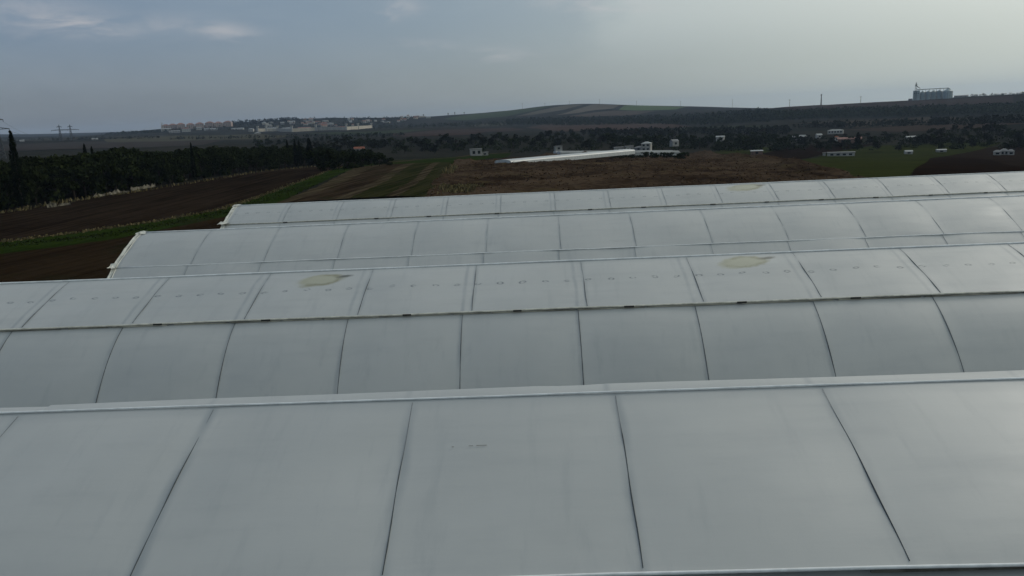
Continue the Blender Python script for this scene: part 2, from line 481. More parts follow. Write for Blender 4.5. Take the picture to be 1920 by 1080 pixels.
patch('ploughed_field', [(1420, 290), (1490, 274), (1560, 271), (1640, 271), (1600, 280), (1540, 290), (1480, 302)], m_rb, 'narrow dark brown field between two green fields')
# far hillside fields
def hill(name, poly, d, l, label, row=.6): patch(name, poly, field_mat('hill_'+str(len(MATS)), tuple(2.6*v for v in d), tuple(2.6*v for v in l), row=row, patch=.004, fine=.05, rowstep=30, rowamt=.4), label)
hill('green_field', [(1172, 198), (1205, 198.5), (1290, 201), (1268, 206), (1200, 208), (1160, 207)], (.075, .105, .055), (.10, .135, .07), 'light green field on the hill shoulder')
hill('stubble_field', [(1062, 198), (1095, 197), (1060, 206), (1000, 216), (965, 219), (1010, 208)], (.085, .08, .065), (.12, .11, .09), 'pale slanting field left of the hill top')
hill('stubble_field', [(1112, 196.5), (1165, 198), (1150, 204), (1080, 213), (1040, 217), (1080, 206)], (.095, .085, .07), (.13, .115, .095), 'palest slanting field under the hill top')
hill('ploughed_field', [(1150, 208), (1230, 209), (1180, 217), (1090, 220), (1060, 219)], (.06, .05, .042), (.085, .07, .058), 'brown field below the pale hill strips')
hill('green_field', [(890, 214), (960, 207.5), (1040, 199), (1000, 208), (950, 219), (880, 226), (830, 224)], (.045, .06, .035), (.065, .08, .045), 'dull green slope on the left of the hill')
hill('ploughed_field', [(985, 240), (1060, 228), (1150, 225), (1240, 232), (1300, 238), (1180, 243), (1060, 247)], (.050, .034, .028), (.075, .052, .042), 'reddish brown field low on the hill')
hill('ploughed_field', [(720, 252), (830, 244), (960, 240), (985, 243), (900, 250), (800, 256)], (.04, .028, .024), (.06, .042, .036), 'brown slope below the town')
hill('ploughed_field', [(1400, 208), (1560, 197), (1700, 190), (1900, 181), (1900, 193), (1700, 201), (1500, 209)], (.035, .027, .026), (.05, .04, .036), 'dark bare slope under the silos')
hill('stubble_field', [(1480, 232), (1600, 226), (1740, 220), (1830, 222), (1760, 232), (1600, 240)], (.04, .034, .026), (.06, .05, .038), 'dull field halfway up the right slope')
hill('stubble_field', [(190, 262), (330, 255), (480, 252), (560, 255), (480, 262), (300, 266), (200, 267)], (.055, .052, .036), (.08, .074, .052), 'olive field in front of the left town')
hill('ploughed_field', [(0, 272), (180, 266), (290, 266), (420, 264), (380, 272), (150, 280), (0, 284)], (.035, .03, .027), (.05, .043, .038), 'dark field beyond the pylons')
hill('stubble_field', [(0, 262), (120, 258), (250, 256), (330, 252), (300, 256), (150, 262), (0, 266)], (.045, .045, .04), (.06, .058, .05), 'grey green field left below the pylons')
hill('green_field', [(560, 252), (700, 247), (820, 243), (760, 249), (640, 255)], (.03, .04, .026), (.045, .055, .034), 'dull green field below the compound wall')
hill('stubble_field', [(860, 236), (960, 229), (1040, 224), (980, 232), (900, 238)], (.055, .055, .045), (.075, .072, .058), 'grey green slope left of the reddish field')
hill('green_field', [(1240, 240), (1400, 236), (1470, 238), (1400, 244), (1290, 246)], (.03, .036, .024), (.045, .05, .034), 'dull green slope above the dark grove')
hill('ploughed_field', [(1580, 244), (1720, 236), (1850, 232), (1930, 232), (1850, 240), (1700, 248)], (.04, .03, .025), (.055, .042, .034), 'brown slope above the right valley sheds')
patch('dirt_track', [(700, 307), (760, 302), (880, 291), (960, 286), (960, 287), (885, 292.2), (765, 303.4), (705, 308.2)], m_tan, 'pale dirt track edging the green field')

# ------------------------------------------------------------------ greenhouse
S = 2.5
RZ = CAM_Z-3.3232                                # ridge height
D1, PER = 9.2713, 9.382
X0 = 0.8585
XL, XR = -14.42, 47.0
GX, GY = XL, D1-PER/2
SHIFT = [0.02, 0.15, -0.10, 0.0]
def low_off(k): return -.20 if k == 1 else -.07      # the roof arches stand a little aside of the flap arches
gh = empty('greenhouse', (GX, GY, 0))
tag(gh, 'long white plastic film greenhouse with four parallel arched roofs', 'greenhouse')
def rel(x, y, z): return (x-GX, y-GY, z)

PV_F = np.array([(0, 0), (-.5, -.125), (-1.0, -.285), (-1.6, -.475), (-2.10, -.655)])          # vent flap profile (y from ridge, z from ridge)
PV_L = np.array([(-1.75, -.70), (-2.1, -.90), (-2.45, -1.11), (-3.0, -1.49), (-3.5, -1.90), (-4.0, -2.40), (-4.4, -2.88), (-4.60, -3.2)])
PV_B = np.array([(0, 0), (.9, -.24), (1.75, -.62), (2.45, -1.07), (3.0, -1.46), (3.5, -1.87), (4.0, -2.38), (4.4, -2.87), (4.60, -3.2)])
def prof(P, ys):
    o = np.argsort(P[:, 0]); return np.interp(ys, P[o, 0], P[o, 1])
def smoothprof(P, n):
    t = np.linspace(0, 1, n)
    s = np.concatenate([[0], np.cumsum(np.hypot(*np.diff(P, axis=0).T))]); s /= s[-1]
    x = np.interp(t, s, P[:, 0]); z = np.interp(t, s, P[:, 1])
    for _ in range(2):
        x[1:-1] = (x[:-2]+2*x[1:-1]+x[2:])/4; z[1:-1] = (z[:-2]+2*z[1:-1]+z[2:])/4
    return np.stack([x, z], -1)
FLAP = smoothprof(PV_F, 16); LOW = smoothprof(PV_L, 22); BACK = smoothprof(PV_B, 26)
LOWARCH = smoothprof(np.array([(-1.7, -.54), (-1.9, -.612), (-2.2, -.760), (-2.5, -.94), (-2.8, -1.17), (-3.1, -1.44), (-3.4, -1.76), (-3.7, -2.13), (-4.0, -2.53), (-4.4, -3.05), (-4.6, -3.28)]), 26)
FLAPS = [smoothprof(np.array([(0, 0), (-.6, -.19), (-1.2, -.40), (-1.9, -.66), (-2.50, -.92)]), 16), FLAP,
         smoothprof(np.array([(0, 0), (-.5, -.14), (-1.0, -.325), (-1.6, -.61), (-2.13, -.90)]), 16),      # closed flap, sits lower
         smoothprof(np.array([(0, 0), (-.5, -.14), (-1.0, -.32), (-1.82, -.675)]), 16)]
LOWS = []
for up, top in ((.10, -2.36), (.12, -1.9), (0, -1.75), (.03, -1.72)):
    q = (LOWARCH if up == .12 else LOW); q = q[q[:, 0] <= top].copy()
    if up == .12: up = 0
    q[:, 1] += up*np.clip((q[:, 0]+4.2)/2.2, 0, 1); LOWS.append(q)

def film_mat(name, k, kind, dots=False, puddles=()):
    m = bpy.data.materials.new(name); m.use_nodes = True
    N = NT(m.node_tree); b = N.n['Principled BSDF']
    co = N.node('ShaderNodeTexCoord').outputs['Object']
    x, y, z = N.sep(co)
    ridge = D1+PER*k-GY
    yr = N.math('SUBTRACT', y, ridge)
    n1 = N.noise(co, .35, 4, .6); n2 = N.noise(N.mapping(co, scale=(.35, 2.2, 1)), 1.6, 5, .6); n3 = N.noise(co, 9, 5, .7)
    c = N.mix(N.smooth(n1, .3, .7), (.412, .422, .412), (.468, .473, .457))
    c = N.mix(N.smooth(n2, .45, .75, 0, .22), c, (.305, .322, .332))
    st = N.noise(N.mapping(co, scale=(3.0, .25, 1)), 1.4, 5, .65)
    c = N.mix(N.smooth(st, .52, .74, 0, .30), c, (.30, .318, .325))
    c = N.mix(N.smooth(N.noise(co, .9, 5, .6, .6), .52, .72, 0, .25), c, (.42, .43, .425))
    c = N.mix(N.smooth(n3, .60, .80, 0, .16), c, (.27, .287, .293))
    # bands beside the arches: shade of the inner frame painted into the film colour
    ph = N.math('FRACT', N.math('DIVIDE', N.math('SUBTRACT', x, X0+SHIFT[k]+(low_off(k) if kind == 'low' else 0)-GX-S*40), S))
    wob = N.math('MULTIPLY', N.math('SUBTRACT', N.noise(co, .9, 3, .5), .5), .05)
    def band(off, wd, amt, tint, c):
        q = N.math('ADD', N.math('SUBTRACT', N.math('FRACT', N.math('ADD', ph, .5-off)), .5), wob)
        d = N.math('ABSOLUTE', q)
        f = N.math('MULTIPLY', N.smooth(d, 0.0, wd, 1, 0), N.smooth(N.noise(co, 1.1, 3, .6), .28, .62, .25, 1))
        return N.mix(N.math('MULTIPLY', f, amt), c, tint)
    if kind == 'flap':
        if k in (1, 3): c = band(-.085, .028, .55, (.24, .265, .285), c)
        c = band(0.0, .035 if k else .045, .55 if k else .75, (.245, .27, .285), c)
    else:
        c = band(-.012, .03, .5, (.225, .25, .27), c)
    # film colour darkens along the ridge line
    c = N.mix(N.math('MULTIPLY', N.smooth(N.math('ABSOLUTE', N.math('ADD', yr, .05)), .0, .22, 1, 0), .35), c, (.31, .335, .345))
    if dots:
        fx = N.math('FRACT', N.math('ADD', N.math('MULTIPLY', ph, 5.0), .28))
        jx = N.math('MULTIPLY', N.math('SUBTRACT', N.noise(co, 1.3, 2, .5), .5), .25)
        jy = N.math('MULTIPLY', N.math('SUBTRACT', N.noise(co, 1.7, 2, .5), .5), .22)
        u = N.math('DIVIDE', N.math('ADD', N.math('SUBTRACT', fx, .5), jx), .19)
        v = N.math('DIVIDE', N.math('ADD', N.math('ADD', yr, .98), jy), .055)
        d = N.math('SQRT', N.math('ADD', N.math('MULTIPLY', u, u), N.math('MULTIPLY', v, v)))
        ring = N.smooth(N.math('ABSOLUTE', N.math('SUBTRACT', d, .62)), .0, .42, 1, 0)
        f = N.math('MULTIPLY', ring, N.smooth(N.noise(co, 13, 4, .7), .36, .56))
        c = N.mix(N.math('MULTIPLY', f, 1.0 if k == 1 else .8), c, (.13, .145, .155))
    for (cx, cy, a, bb) in puddles:
        px_ = N.math('DIVIDE', N.math('SUBTRACT', x, cx-GX), a)
        py_ = N.math('DIVIDE', N.math('SUBTRACT', y, cy-GY), bb)
        py_ = N.math('SUBTRACT', py_, N.math('MULTIPLY', px_, .30))
        pn = N.noise(co, 2.2, 4, .6)
        d = N.math('ADD', N.math('SQRT', N.math('ADD', N.math('MULTIPLY', px_, px_), N.math('MULTIPLY', py_, py_))), N.math('MULTIPLY', N.math('SUBTRACT', pn, .5), .8))
        body = N.smooth(d, .70, 1.08, 1, 0)
        rim = N.smooth(N.math('ABSOLUTE', N.math('SUBTRACT', d, .76)), 0, .30, 1, 0)
        c = N.mix(N.math('MULTIPLY', body, .72), c, (.37, .355, .22))
        rim = N.math('MULTIPLY', rim, N.smooth(N.math('ADD', N.noise(co, 2.0, 4, .6), N.math('MULTIPLY', px_, .12)), .38, .62, .15, 1))
        c = N.mix(N.math('MULTIPLY', rim, .75), c, (.20, .185, .10))
        tx_ = N.math('SUBTRACT', px_, .92); ty_ = N.math('SUBTRACT', py_, .22)
        dt = N.math('ADD', N.math('SQRT', N.math('ADD', N.math('MULTIPLY', N.math('MULTIPLY', tx_, tx_), 2.0), N.math('MULTIPLY', ty_, N.math('MULTIPLY', ty_, 3.2)))), N.math('MULTIPLY', N.math('SUBTRACT', n3, .5), .5))
        c = N.mix(N.smooth(dt, .10, .62, .95, 0), c, (.07, .07, .045))
    N.put(b.inputs['Base Color'], c)
    N.put(b.inputs['Roughness'], N.smooth(n2, .3, .7, .45, .58))
    b.inputs['Specular IOR Level'].default_value = .5
    b.inputs['Coat Weight'].default_value = .58; b.inputs['Coat IOR'].default_value = 1.8; b.inputs['Coat Roughness'].default_value = .58
    bn = N.node('ShaderNodeBump'); bn.inputs['Strength'].default_value = .12; bn.inputs['Distance'].default_value = .03
    hh = N.math('ADD', n2, N.math('MULTIPLY', N.noise(N.mapping(co, scale=(2.2, .4, 1)), 2.2, 3, .5), .5))
    N.put(bn.inputs['Height'], hh); N.l.new(bn.outputs[0], b.inputs['Normal'])
    return m

def roof_hit(px, py, k):
    d = ray(px, py); Yr = D1+PER*k; n = np.array([0, -.30, 1.0]); p0 = np.array([0, Yr, RZ])
    t = ((p0-CAM)@n)/(d@n); return CAM+d*t

def xs_for(k, x0, x1, per=10):
    return np.arange(x0, x1+1e-6, S/per)
BAYTILT = rng.normal(0, 1, (4, 3, 60))
def billow(xs, k, part, amp):
    ph = (xs-(X0+SHIFT[k]+(low_off(k) if part == 0 else 0)-S*40))/S; i = np.floor(ph).astype(int) % 60; u = ph-np.floor(ph)
    t = BAYTILT[k, part]
    up = (np.abs(np.sin(np.pi*u))**.75)*(.9+.35*t[i])*amp
    return up+(u-.5)*np.sin(np.pi*u)*t[(i*7) % 60]*amp*.7
def sheet(P, k, part, amp, x0=XL, x1=XR, thick=.006, ends=(1, 1)):
    xs = xs_for(k, x0, x1); xs[-1] = x1
    bl = billow(xs, k, part, amp)
    tpar = np.linspace(0, 1, len(P)); env = np.sin(np.pi*np.clip(tpar, 0, 1))**.5
    if not ends[0]: env = np.where(tpar < .5, 1, env)
    if not ends[1]: env = np.where(tpar > .5, 1, env)
    d = np.gradient(P, axis=0); nrm = np.stack([d[:, 1], -d[:, 0]], -1); nrm /= np.linalg.norm(nrm, axis=1)[:, None]
    nrm *= np.sign(nrm[:, 1:2]+1e-9)
    Yr = D1+PER*k
    rows = []
    for j in range(len(P)):
        wv = bl*env[j]+.006*np.sin(xs*3.1+j*.7)*env[j]
        rows.append([rel(x, Yr+P[j, 0]+nrm[j, 0]*w, RZ+P[j, 1]+nrm[j, 1]*w) for x, w in zip(xs, wv)])
    return rows
def surf_z(P, k, part, amp, x):
    return billow(np.array([x]), k, part, amp)[0]

m_rail = mat('cream_rail', (.60, .58, .50), .45, .4, .2, 6)
m_white = mat('white_profile', (.82, .83, .82), .35, .5, .12, 5)
m_trim = mat('pale_trim', (.62, .61, .54), .5, .4, .2, 4)
m_clip = mat('black_clip', (.022, .021, .02), .6, .3, .2, 8)
m_seal = mat('seal', (.30, .29, .24), .8, .2, .5, 1.2)
m_dirt = mat('grime', (.10, .095, .08), .8, .2, .4, 5)
m_ribs = [mat('dark_cord', (.06, .07, .073), .6, .3, .3, 4), mat('dark_pipe', (.10, .112, .118), .5, .4, .35, 3), mat('grey_pipe', (.17, .19, .20), .5, .4, .25, 3), mat('pale_pipe', (.20, .22, .23), .5, .4, .25, 3)]
m_gut = mat('zinc', (.42, .43, .43), .4, .5, .15, 4, metal=.6)
m_gable = mat('gable_film', (.50, .52, .52), .45, .4, .12, 1.5)
pud = {1: [], 3: []}
for (k, px, py, a, bb) in ((1, 602, 528, .58, .33), (1, 1392, 494, .66, .33), (3, 1396, 352, .85, .40)):
    q = roof_hit(px, py, k); pud[k].append((q[0], q[1], a, bb))
names = ['nearest', 'second', 'third', 'farthest']
plabel = ['plain roof film sloping down out of the foreground', 'curved roof film below the puddle stained flap', 'narrow roof film strip under the third ridge', 'sliver of roof film under the farthest flap']
flabel = ['widest plain vent flap nearest the camera', 'vent flap with two yellow puddle stains and a row of marks', 'clean vent flap behind the second ridge', 'farthest vent flap with one pale puddle stain']
RIBR = [.0068, .0095, .0068, .0065]
XMAX = [14, 20, 27, 33]
for k in range(4):
    Yr = D1+PER*k
    fl = FLAPS[k]; lo = LOWS[k]
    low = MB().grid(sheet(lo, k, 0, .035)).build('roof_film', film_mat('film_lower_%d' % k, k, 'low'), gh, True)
    low['label'] = plabel[k]
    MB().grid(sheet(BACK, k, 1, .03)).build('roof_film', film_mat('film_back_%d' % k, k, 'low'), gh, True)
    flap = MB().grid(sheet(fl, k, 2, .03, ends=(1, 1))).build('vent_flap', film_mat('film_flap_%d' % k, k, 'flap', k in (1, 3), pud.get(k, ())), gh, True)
    flap['label'] = flabel[k]
    # ridge profile and edge rail
    xs = np.arange(XL, XR+.1, 1.25)
    wv = lambda x, a: a*math.sin(x*.9+k)+a*.6*math.sin(x*2.3)
    MB().tube([rel(x, Yr, RZ+.014+wv(x, .003)) for x in xs], .014 if k == 0 else .02, 8).build('ridge_pipe', m_white, gh, True)
    e = fl[-1]
    rail = MB().tube([rel(x, Yr+e[0], RZ+e[1]+.004+wv(x, .005)) for x in xs], .018 if k != 2 else .014, 8).build('edge_rail', m_white if k in (0, 2) else m_rail, flap, True)
    if k in (1, 3):
        seal = MB()
        x = XL
        while x < XR:
            l = random.uniform(.8, 2.2)
            seal.box(rel(x+l/2, Yr+e[0]+.004, RZ+e[1]-.034), (l*.98, .02, random.uniform(.014, .026)))
            x += l+random.uniform(0, .15)
        seal.build('edge_seal', m_seal, flap)
        x = -12.6 if k == 1 else -11.5
        while x < XMAX[k]-4:
            MB().box(rel(x, Yr+e[0]-.018, RZ+e[1]-.006), (random.uniform(.13, .24), .03, .035)).build('clip', m_clip, flap)
            x += random.choice((2.4, 3.1, 3.5, 4.2))
    elif k == 0:
        MB().box(rel(4.1, Yr+e[0]+.004, RZ+e[1]-.03), (2.2, .02, .03)).build('edge_seal', m_dirt, flap)
    # arches: on the flap and on the lower roof
    i0 = math.ceil((XL+.3-X0-SHIFT[k])/S)
    i = i0
    while X0+SHIFT[k]+S*i < XMAX[k]:
        x = X0+SHIFT[k]+S*i
        if k != 0 or x > -9:
            ya = -.06
            yb = e[0]+{0: .06, 1: .06, 2: .03, 3: .05}[k]
            ys = np.linspace(ya, yb, 24)
            pts = [rel(x+.004*math.sin(y*5+i), Yr+y, RZ+prof(fl, y)+.006) for y in ys]
            f0 = random.uniform(.12, .35) if k != 3 else .02
            rr = [RIBR[k]*(.28+.72*float(np.clip((j/23-f0)*6, 0, 1))*float(np.clip((1-j/23)*9, .45, 1)))*random.uniform(.88, 1.08) for j in range(24)]
            MB().tube(pts, rr, 6).build('rib', m_ribs[k], flap, True)
            if k >= 1:
                xl = x+low_off(k)
                ys = np.linspace(-2.0 if k == 1 else -1.9, -4.3, 16)
                lb = MB().tube([rel(xl, Yr+y, RZ+prof(lo, y)+.008) for y in ys], [RIBR[k]*(.5+.5*min(1, j/6)) for j in range(16)], 6).build('rib', m_ribs[k], low, True)
        i += 1
    # gable end: film wall, and the folded film edge along the arch
    arch = [(-4.69, -3.3)]+[tuple(p) for p in lo[::-1] if p[0] < e[0]-.04]+[tuple(p) for p in fl[::-1]]+[tuple(p) for p in BACK[1:]]+[(4.69, -3.3)]
    g = MB(); g.quad(*([rel(XL+.02, Yr+y, RZ+z-.012) for y, z in arch]+[rel(XL+.02, Yr+4.69, .0), rel(XL+.02, Yr-4.69, .0)]))
    g.build('gable_wall', m_gable, gh)
    t = MB()
    for (off, r) in ((.0, .022), (.13, .012)):
        pts = [p for p in arch if p[0] > -4.6 and p[0] < 4.6]
        t.tube([rel(XL+off+.02*math.sin(y*4), Yr+y, RZ+z+.012) for y, z in pts], r, 6)
    P2 = [[rel(XL-.02+u*.12, Yr+y, RZ+z+.02+.012*math.sin(y*9+u*5)) for (y, z) in arch if -4.6 < y < 4.6] for u in (0, .5, 1)]
    t.grid(P2)
    t.build('edge_trim', m_trim, gh, True)
    # crumpled film corner at the ridge end and the flap corner
    for (cx, cy, cz, sx) in ((XL-.02, 0, 0, .26), (XL-.06, e[0], e[1], .34 if k == 3 else .16)):
        P4 = [[rel(cx+(a_-1)*.32*sx+random.uniform(-.05, .05), Yr+cy+(b_-1.5)*.11+random.uniform(-.03, .03), RZ+cz+prof(fl, cy+(b_-1.5)*.11)-prof(fl, cy)+.03+random.uniform(-.02, .035)) for b_ in range(4)] for a_ in range(5)]
        MB().grid(P4).build('film_scrap', m_trim, gh)
    if k < 3:
        MB().box(rel((XL+XR)/2, Yr+PER/2, RZ-3.27), (XR-XL, .26, .12)).build('gutter', m_gut, gh)
MATS_FILM = bpy.data.materials['film_back_0']
# loose cover strip standing behind the first ridge
xs = np.arange(-6.4, XR, .3)
rows = []
for u in (0, .33, .66, 1):
    rows.append([rel(x, D1+.05+u*.22, RZ+(.003+.030*math.sin(u*1.6))*min(1, max(.05, (x+6.4)/2.5))*(.75+.25*math.sin(x*.8+1)) + (.0 if not 0 < x < .7 else -.01)) for x in xs])
MB().grid(rows).build('ridge_cover', MATS_FILM, gh, True)
# scuffs on the first flap
for (px, py, l, w) in ((849, 839, .025, .007), (903, 836, .12, .0035), (883, 837, .05, .003)):
    q = roof_hit(px, py, 0); zz = RZ+prof(FLAPS[0], q[1]-D1)
    MB().box(rel(q[0], q[1], zz+.032), (l, w, .004)).build('scuff_mark', m_seal, gh)

# ------------------------------------------------------------------ trees
m_bark = mat('bark', (.035, .028, .022), .9, .1, .3, 3)
L_pine = leaf_mat('dark_leaf', (.006, .009, .004), (.034, .044, .015))
L_cyp = leaf_mat('cypress_leaf', (.005, .007, .004), (.012, .017, .008))
L_mid = leaf_mat('mid_leaf', (.008, .010, .006), (.022, .025, .013))
L_bare = leaf_mat('autumn_leaf', (.016, .013, .009), (.034, .027, .018))
def leaves(mb, pts, size, droop=.0):
    for p in pts:
        a = rng.normal(size=3); a /= np.linalg.norm(a)
        b = np.cross(a, rng.normal(size=3)); b /= np.linalg.norm(b)
        s = size*rng.uniform(.6, 1.4)
        p = np.array(p)
        mb.quad(p-a*s*.5, p+b*s*.32, p+a*s*.5, p-b*s*.32)
def crown_pts(kind, n):
    out = []
    if kind == 'cypress':
        while len(out) < n:
            z = rng.uniform(.05, 1); rad = .115*math.sin(min(1, z*4)*1.57)*(1-z**2.2)**.8+.004
            t = rng.uniform(0, 6.28); q = rad*math.sqrt(rng.uniform(.25, 1))*(1+.3*math.sin(t*3+z*21))
            out.append((q*math.cos(t), q*math.sin(t), z))
    else:
        nb = {'pine': 16, 'round': 14, 'bush': 10}[kind]
        bl = []
        for _ in range(nb):
            t = rng.uniform(0, 6.28); q = .36*math.sqrt(rng.uniform(0, 1)); z = rng.uniform(.30, .88)
            if kind == 'bush': z = rng.uniform(.15, .8); q *= 1.25
            if kind == 'pine': q *= 1.15-.75*max(0, z-.5)
            s = rng.uniform(.11, .20)*(1.15-.4*z)
            bl.append((q*math.cos(t), q*math.sin(t), z, s))
        while len(out) < n:
            c = bl[rng.integers(nb)]; v = rng.normal(size=3); v /= np.linalg.norm(v)
            q = c[3]*rng.uniform(.55, 1.08); z = c[2]+v[2]*q*.8
            if 0.02 < z < 1.0: out.append((c[0]+v[0]*q*1.15, c[1]+v[1]*q*1.15, z))
    return out
PROTO = {}
def proto(kind, n, size, lm, key):
    """a unit-height tree: crown and trunk meshes shared by all copies"""
    mb = MB(); leaves(mb, crown_pts(kind, n), size)
    cm = mb.mesh('crown', lm)
    tb = MB(); top = .9 if kind == 'cypress' else .62
    tb.tube([(0, 0, -.03), (.008, .004, .2), (-.006, .01, .42), (.004, 0, top)], [.030, .024, .018, .006], 6)
    if kind != 'cypress':
        for j in range(5):
            t = j*1.3+rng.uniform(0, .5); z = .2+.07*j
            tb.tube([(0, 0, z), (.12*math.cos(t), .12*math.sin(t), z+.12), (.25*math.cos(t), .25*math.sin(t), z+.2)], [.013, .009, .003], 4)
    PROTO[key] = (cm, tb.mesh('trunk', m_bark))
for i in range(5): proto('pine', 1900, .085, L_pine, 'pine%d' % i)
for i in range(3): proto('bush', 1500, .10, L_pine, 'bush%d' % i)
for i in range(2): proto('cypress', 1300, .05, L_cyp, 'cyp%d' % i)
for i in range(4): proto('round', 420, .14, L_mid, 'round%d' % i)
for i in range(3): proto('pine', 420, .14, L_pine, 'dark%d' % i)
for i in range(2): proto('round', 260, .12, L_bare, 'bare%d' % i)
def tree(name, key, loc, h, wide, label, cat, group):
    t = empty(name, loc, random.uniform(0, 6.28)); t.scale = (h*wide, h*wide*random.uniform(.9, 1.1), h)
    c, k = PROTO[key]
    link('crown', c, t); link('trunk', k, t)
    return tag(t, label, cat, group)

# the belt on the left: front edge along the ploughed field, several rows deep
EDGE = [(-230, 432), (-100, 412), (0, 396), (80, 384), (160, 372), (250, 357), (330, 344), (400, 332), (480, 322), (560, 313), (640, 307), (728, 302)]
TOPX = [-250, 0, 60, 120, 180, 230, 280, 330, 400, 470, 540, 600, 660, 700, 735]
TOPY = [306, 298, 289, 284, 279, 272, 279, 277, 270, 274, 268, 272, 276, 272, 283]
E2 = np.array([hit(*p) for p in EDGE])
seg = np.concatenate([[0], np.cumsum(np.hypot(*np.diff(E2, axis=0).T))])
nb = 0
for rowi, (off, step) in enumerate(((1.6, 3.6), (6.0, 4.2), (11.0, 5.0), (18.0, 6.5), (27.0, 8.5))):
    s = random.uniform(0, 2)
    while s < seg[-1]:
        x = np.interp(s, seg, E2[:, 0]); y = np.interp(s, seg, E2[:, 1])
        d = np.array([np.interp(s+2, seg, E2[:, 0])-np.interp(s-2, seg, E2[:, 0]), np.interp(s+2, seg, E2[:, 1])-np.interp(s-2, seg, E2[:, 1])]); d /= np.linalg.norm(d)
        x -= d[1]*(off+random.uniform(-.8, .8))*1.0; y += d[0]*off
        s += step*random.uniform(.75, 1.25)
        z = tz(x, y); px, _ = project((x, y, z+3))
        if px < -150 or px > 745: continue
        yt = np.interp(px, TOPX, TOPY)+random.uniform(-1, 5)+(6-rowi*2.5 if rowi < 3 else 0)
        e_ = azel(px, yt)[1]
        h = CAM_Z+math.hypot(x, y)*math.tan(e_)-z
        h = max(2.6, h)
        near = rowi == 0
        key = ('bush%d' % (nb % 3)) if near and random.random() < .45 else ('pine%d' % (nb % 5))
        tree('evergreen_tree', key, (x, y, z-.1), h*random.uniform(.86, 1.0) if near else h, random.uniform(.85, 1.25) if h < 6 else random.uniform(.7, 1.0),
             'dark evergreen tree in the dense belt along the ploughed field' if near else 'dark evergreen tree inside the belt behind the field edge row', 'tree',
             'front row of the left tree belt' if near else 'inner trees of the left tree belt')
        nb += 1
for (px, yt, r) in ((596, 273, 206), (612, 275, 207), (630, 276, 210), (646, 279, 213), (661, 279, 216), (677, 280, 219), (692, 281, 222), (707, 283, 224), (720, 287, 226)):
    x, y, z = at(px, r); h = CAM_Z+r*math.tan(azel(px, yt)[1])-z
    tree('evergreen_tree', 'bush%d' % (px % 3), (x, y, z-.2), h, 1.05, 'broad bushy dark tree rounding off the right end of the belt', 'tree', 'bushy trees at the belt end')
def cypress(px, r, ytop, wide, label):
    x, y, z = at(px, r); e_ = azel(px, ytop)[1]; h = CAM_Z+r*math.tan(e_)-z
    return tree('cypress_tree', 'cyp%d' % random.randint(0, 1), (x, y, z), h, wide, label, 'cypress', None)
cypress(25, 150, 246, .62, 'tall slim dark cypress standing above the belt at left edge')
cypress(158, 190, 270, .6, 'small cypress tip rising from the belt, taller of two')
cypress(171, 192, 275, .55, 'smallest cypress tip beside the other in the belt')
cypress(357, 190, 268, .5, 'pointed dark tip standing over the middle of the belt')
for (px, yt) in ((537, 262), (551, 261), (559, 263)):
    cypress(px, 260, yt, .7, 'slim pointed tree in the trio above the right belt end')['group'] = 'trio of pointed trees'
cypress(578, 262, 259, 1.3, 'broader pointed tree right of the pointed trio')

# dry grass fringe, pale sheets at the foot of the belt
def tufts(name, pts, hgt, m, label, n, spread, cat='dry grass', wid=.35, ground=None):
    mb = MB()
    for _ in range(n):
        i = random.randrange(len(pts)-1); t = random.random()
        p = np.array(pts[i])*(1-t)+np.array(pts[i+1])*t+rng.normal(size=2)*spread
        z = (tz(*p)+.05) if ground is None else float(ground(np.array([p[0]]), np.array([p[1]]))[0]); h = hgt*random.uniform(.4, 1.3); a = random.uniform(0, 3.14); w = wid*random.uniform(.5, 1.3)
        lean = rng.normal(size=2)*.25*h
        u = np.array([math.cos(a), math.sin(a), 0])*w*.5; c = np.array([p[0], p[1], z]); tp = c+np.array([lean[0], lean[1], h])
        mb.quad(c-u, c+u, tp+u*.4, tp-u*.4)
    return tag(mb.build(name, m), label, cat, kind='stuff')
m_dry = leaf_mat('dry_blade', (.055, .045, .022), (.20, .165, .085))
m_dead = leaf_mat('dead_weed', (.020, .012, .008), (.095, .060, .038))
m_blade = leaf_mat('green_blade', (.012, .020, .006), (.030, .040, .012))
hp = lambda L: [hit(*p) for p in L]
tufts('dry_grass', hp([(0, 457), (150, 438), (300, 416), (415, 394), (478, 374), (540, 350), (600, 328), (665, 309)]), .26, m_dry, 'pale dry grass fringe between ploughed field and green strip', 1500, .45)
tufts('grass', hp([(-60, 470), (200, 443), (415, 402), (500, 375), (580, 345), (690, 309)]), .18, m_blade, 'green grass growing on the curved strip', 3500, 1.1, 'grass', .25)
tufts('dry_grass', hp([(0, 402), (120, 381), (250, 362), (400, 338), (500, 322), (620, 311)]), .55, m_dry, 'straw coloured grass at the foot of the tree belt', 420, .7)
tufts('dry_grass', hp([(836, 353), (860, 357), (885, 353), (845, 364), (870, 366)]), .45, m_dry, 'yellow straw lying on the weedy ground beside the striped plot', 900, .9, ground=weed_z)
tufts('dry_grass', hp([(1225, 296), (1250, 294), (1262, 295)]), .35, m_dry, 'small straw patch on the far side of the weedy ground', 200, .8, ground=weed_z)
tufts('dry_grass', hp([(838, 330), (846, 322), (850, 318)]), .9, m_dry, 'tall pale grass clump at the corner of the weedy ground', 160, .5, ground=weed_z)
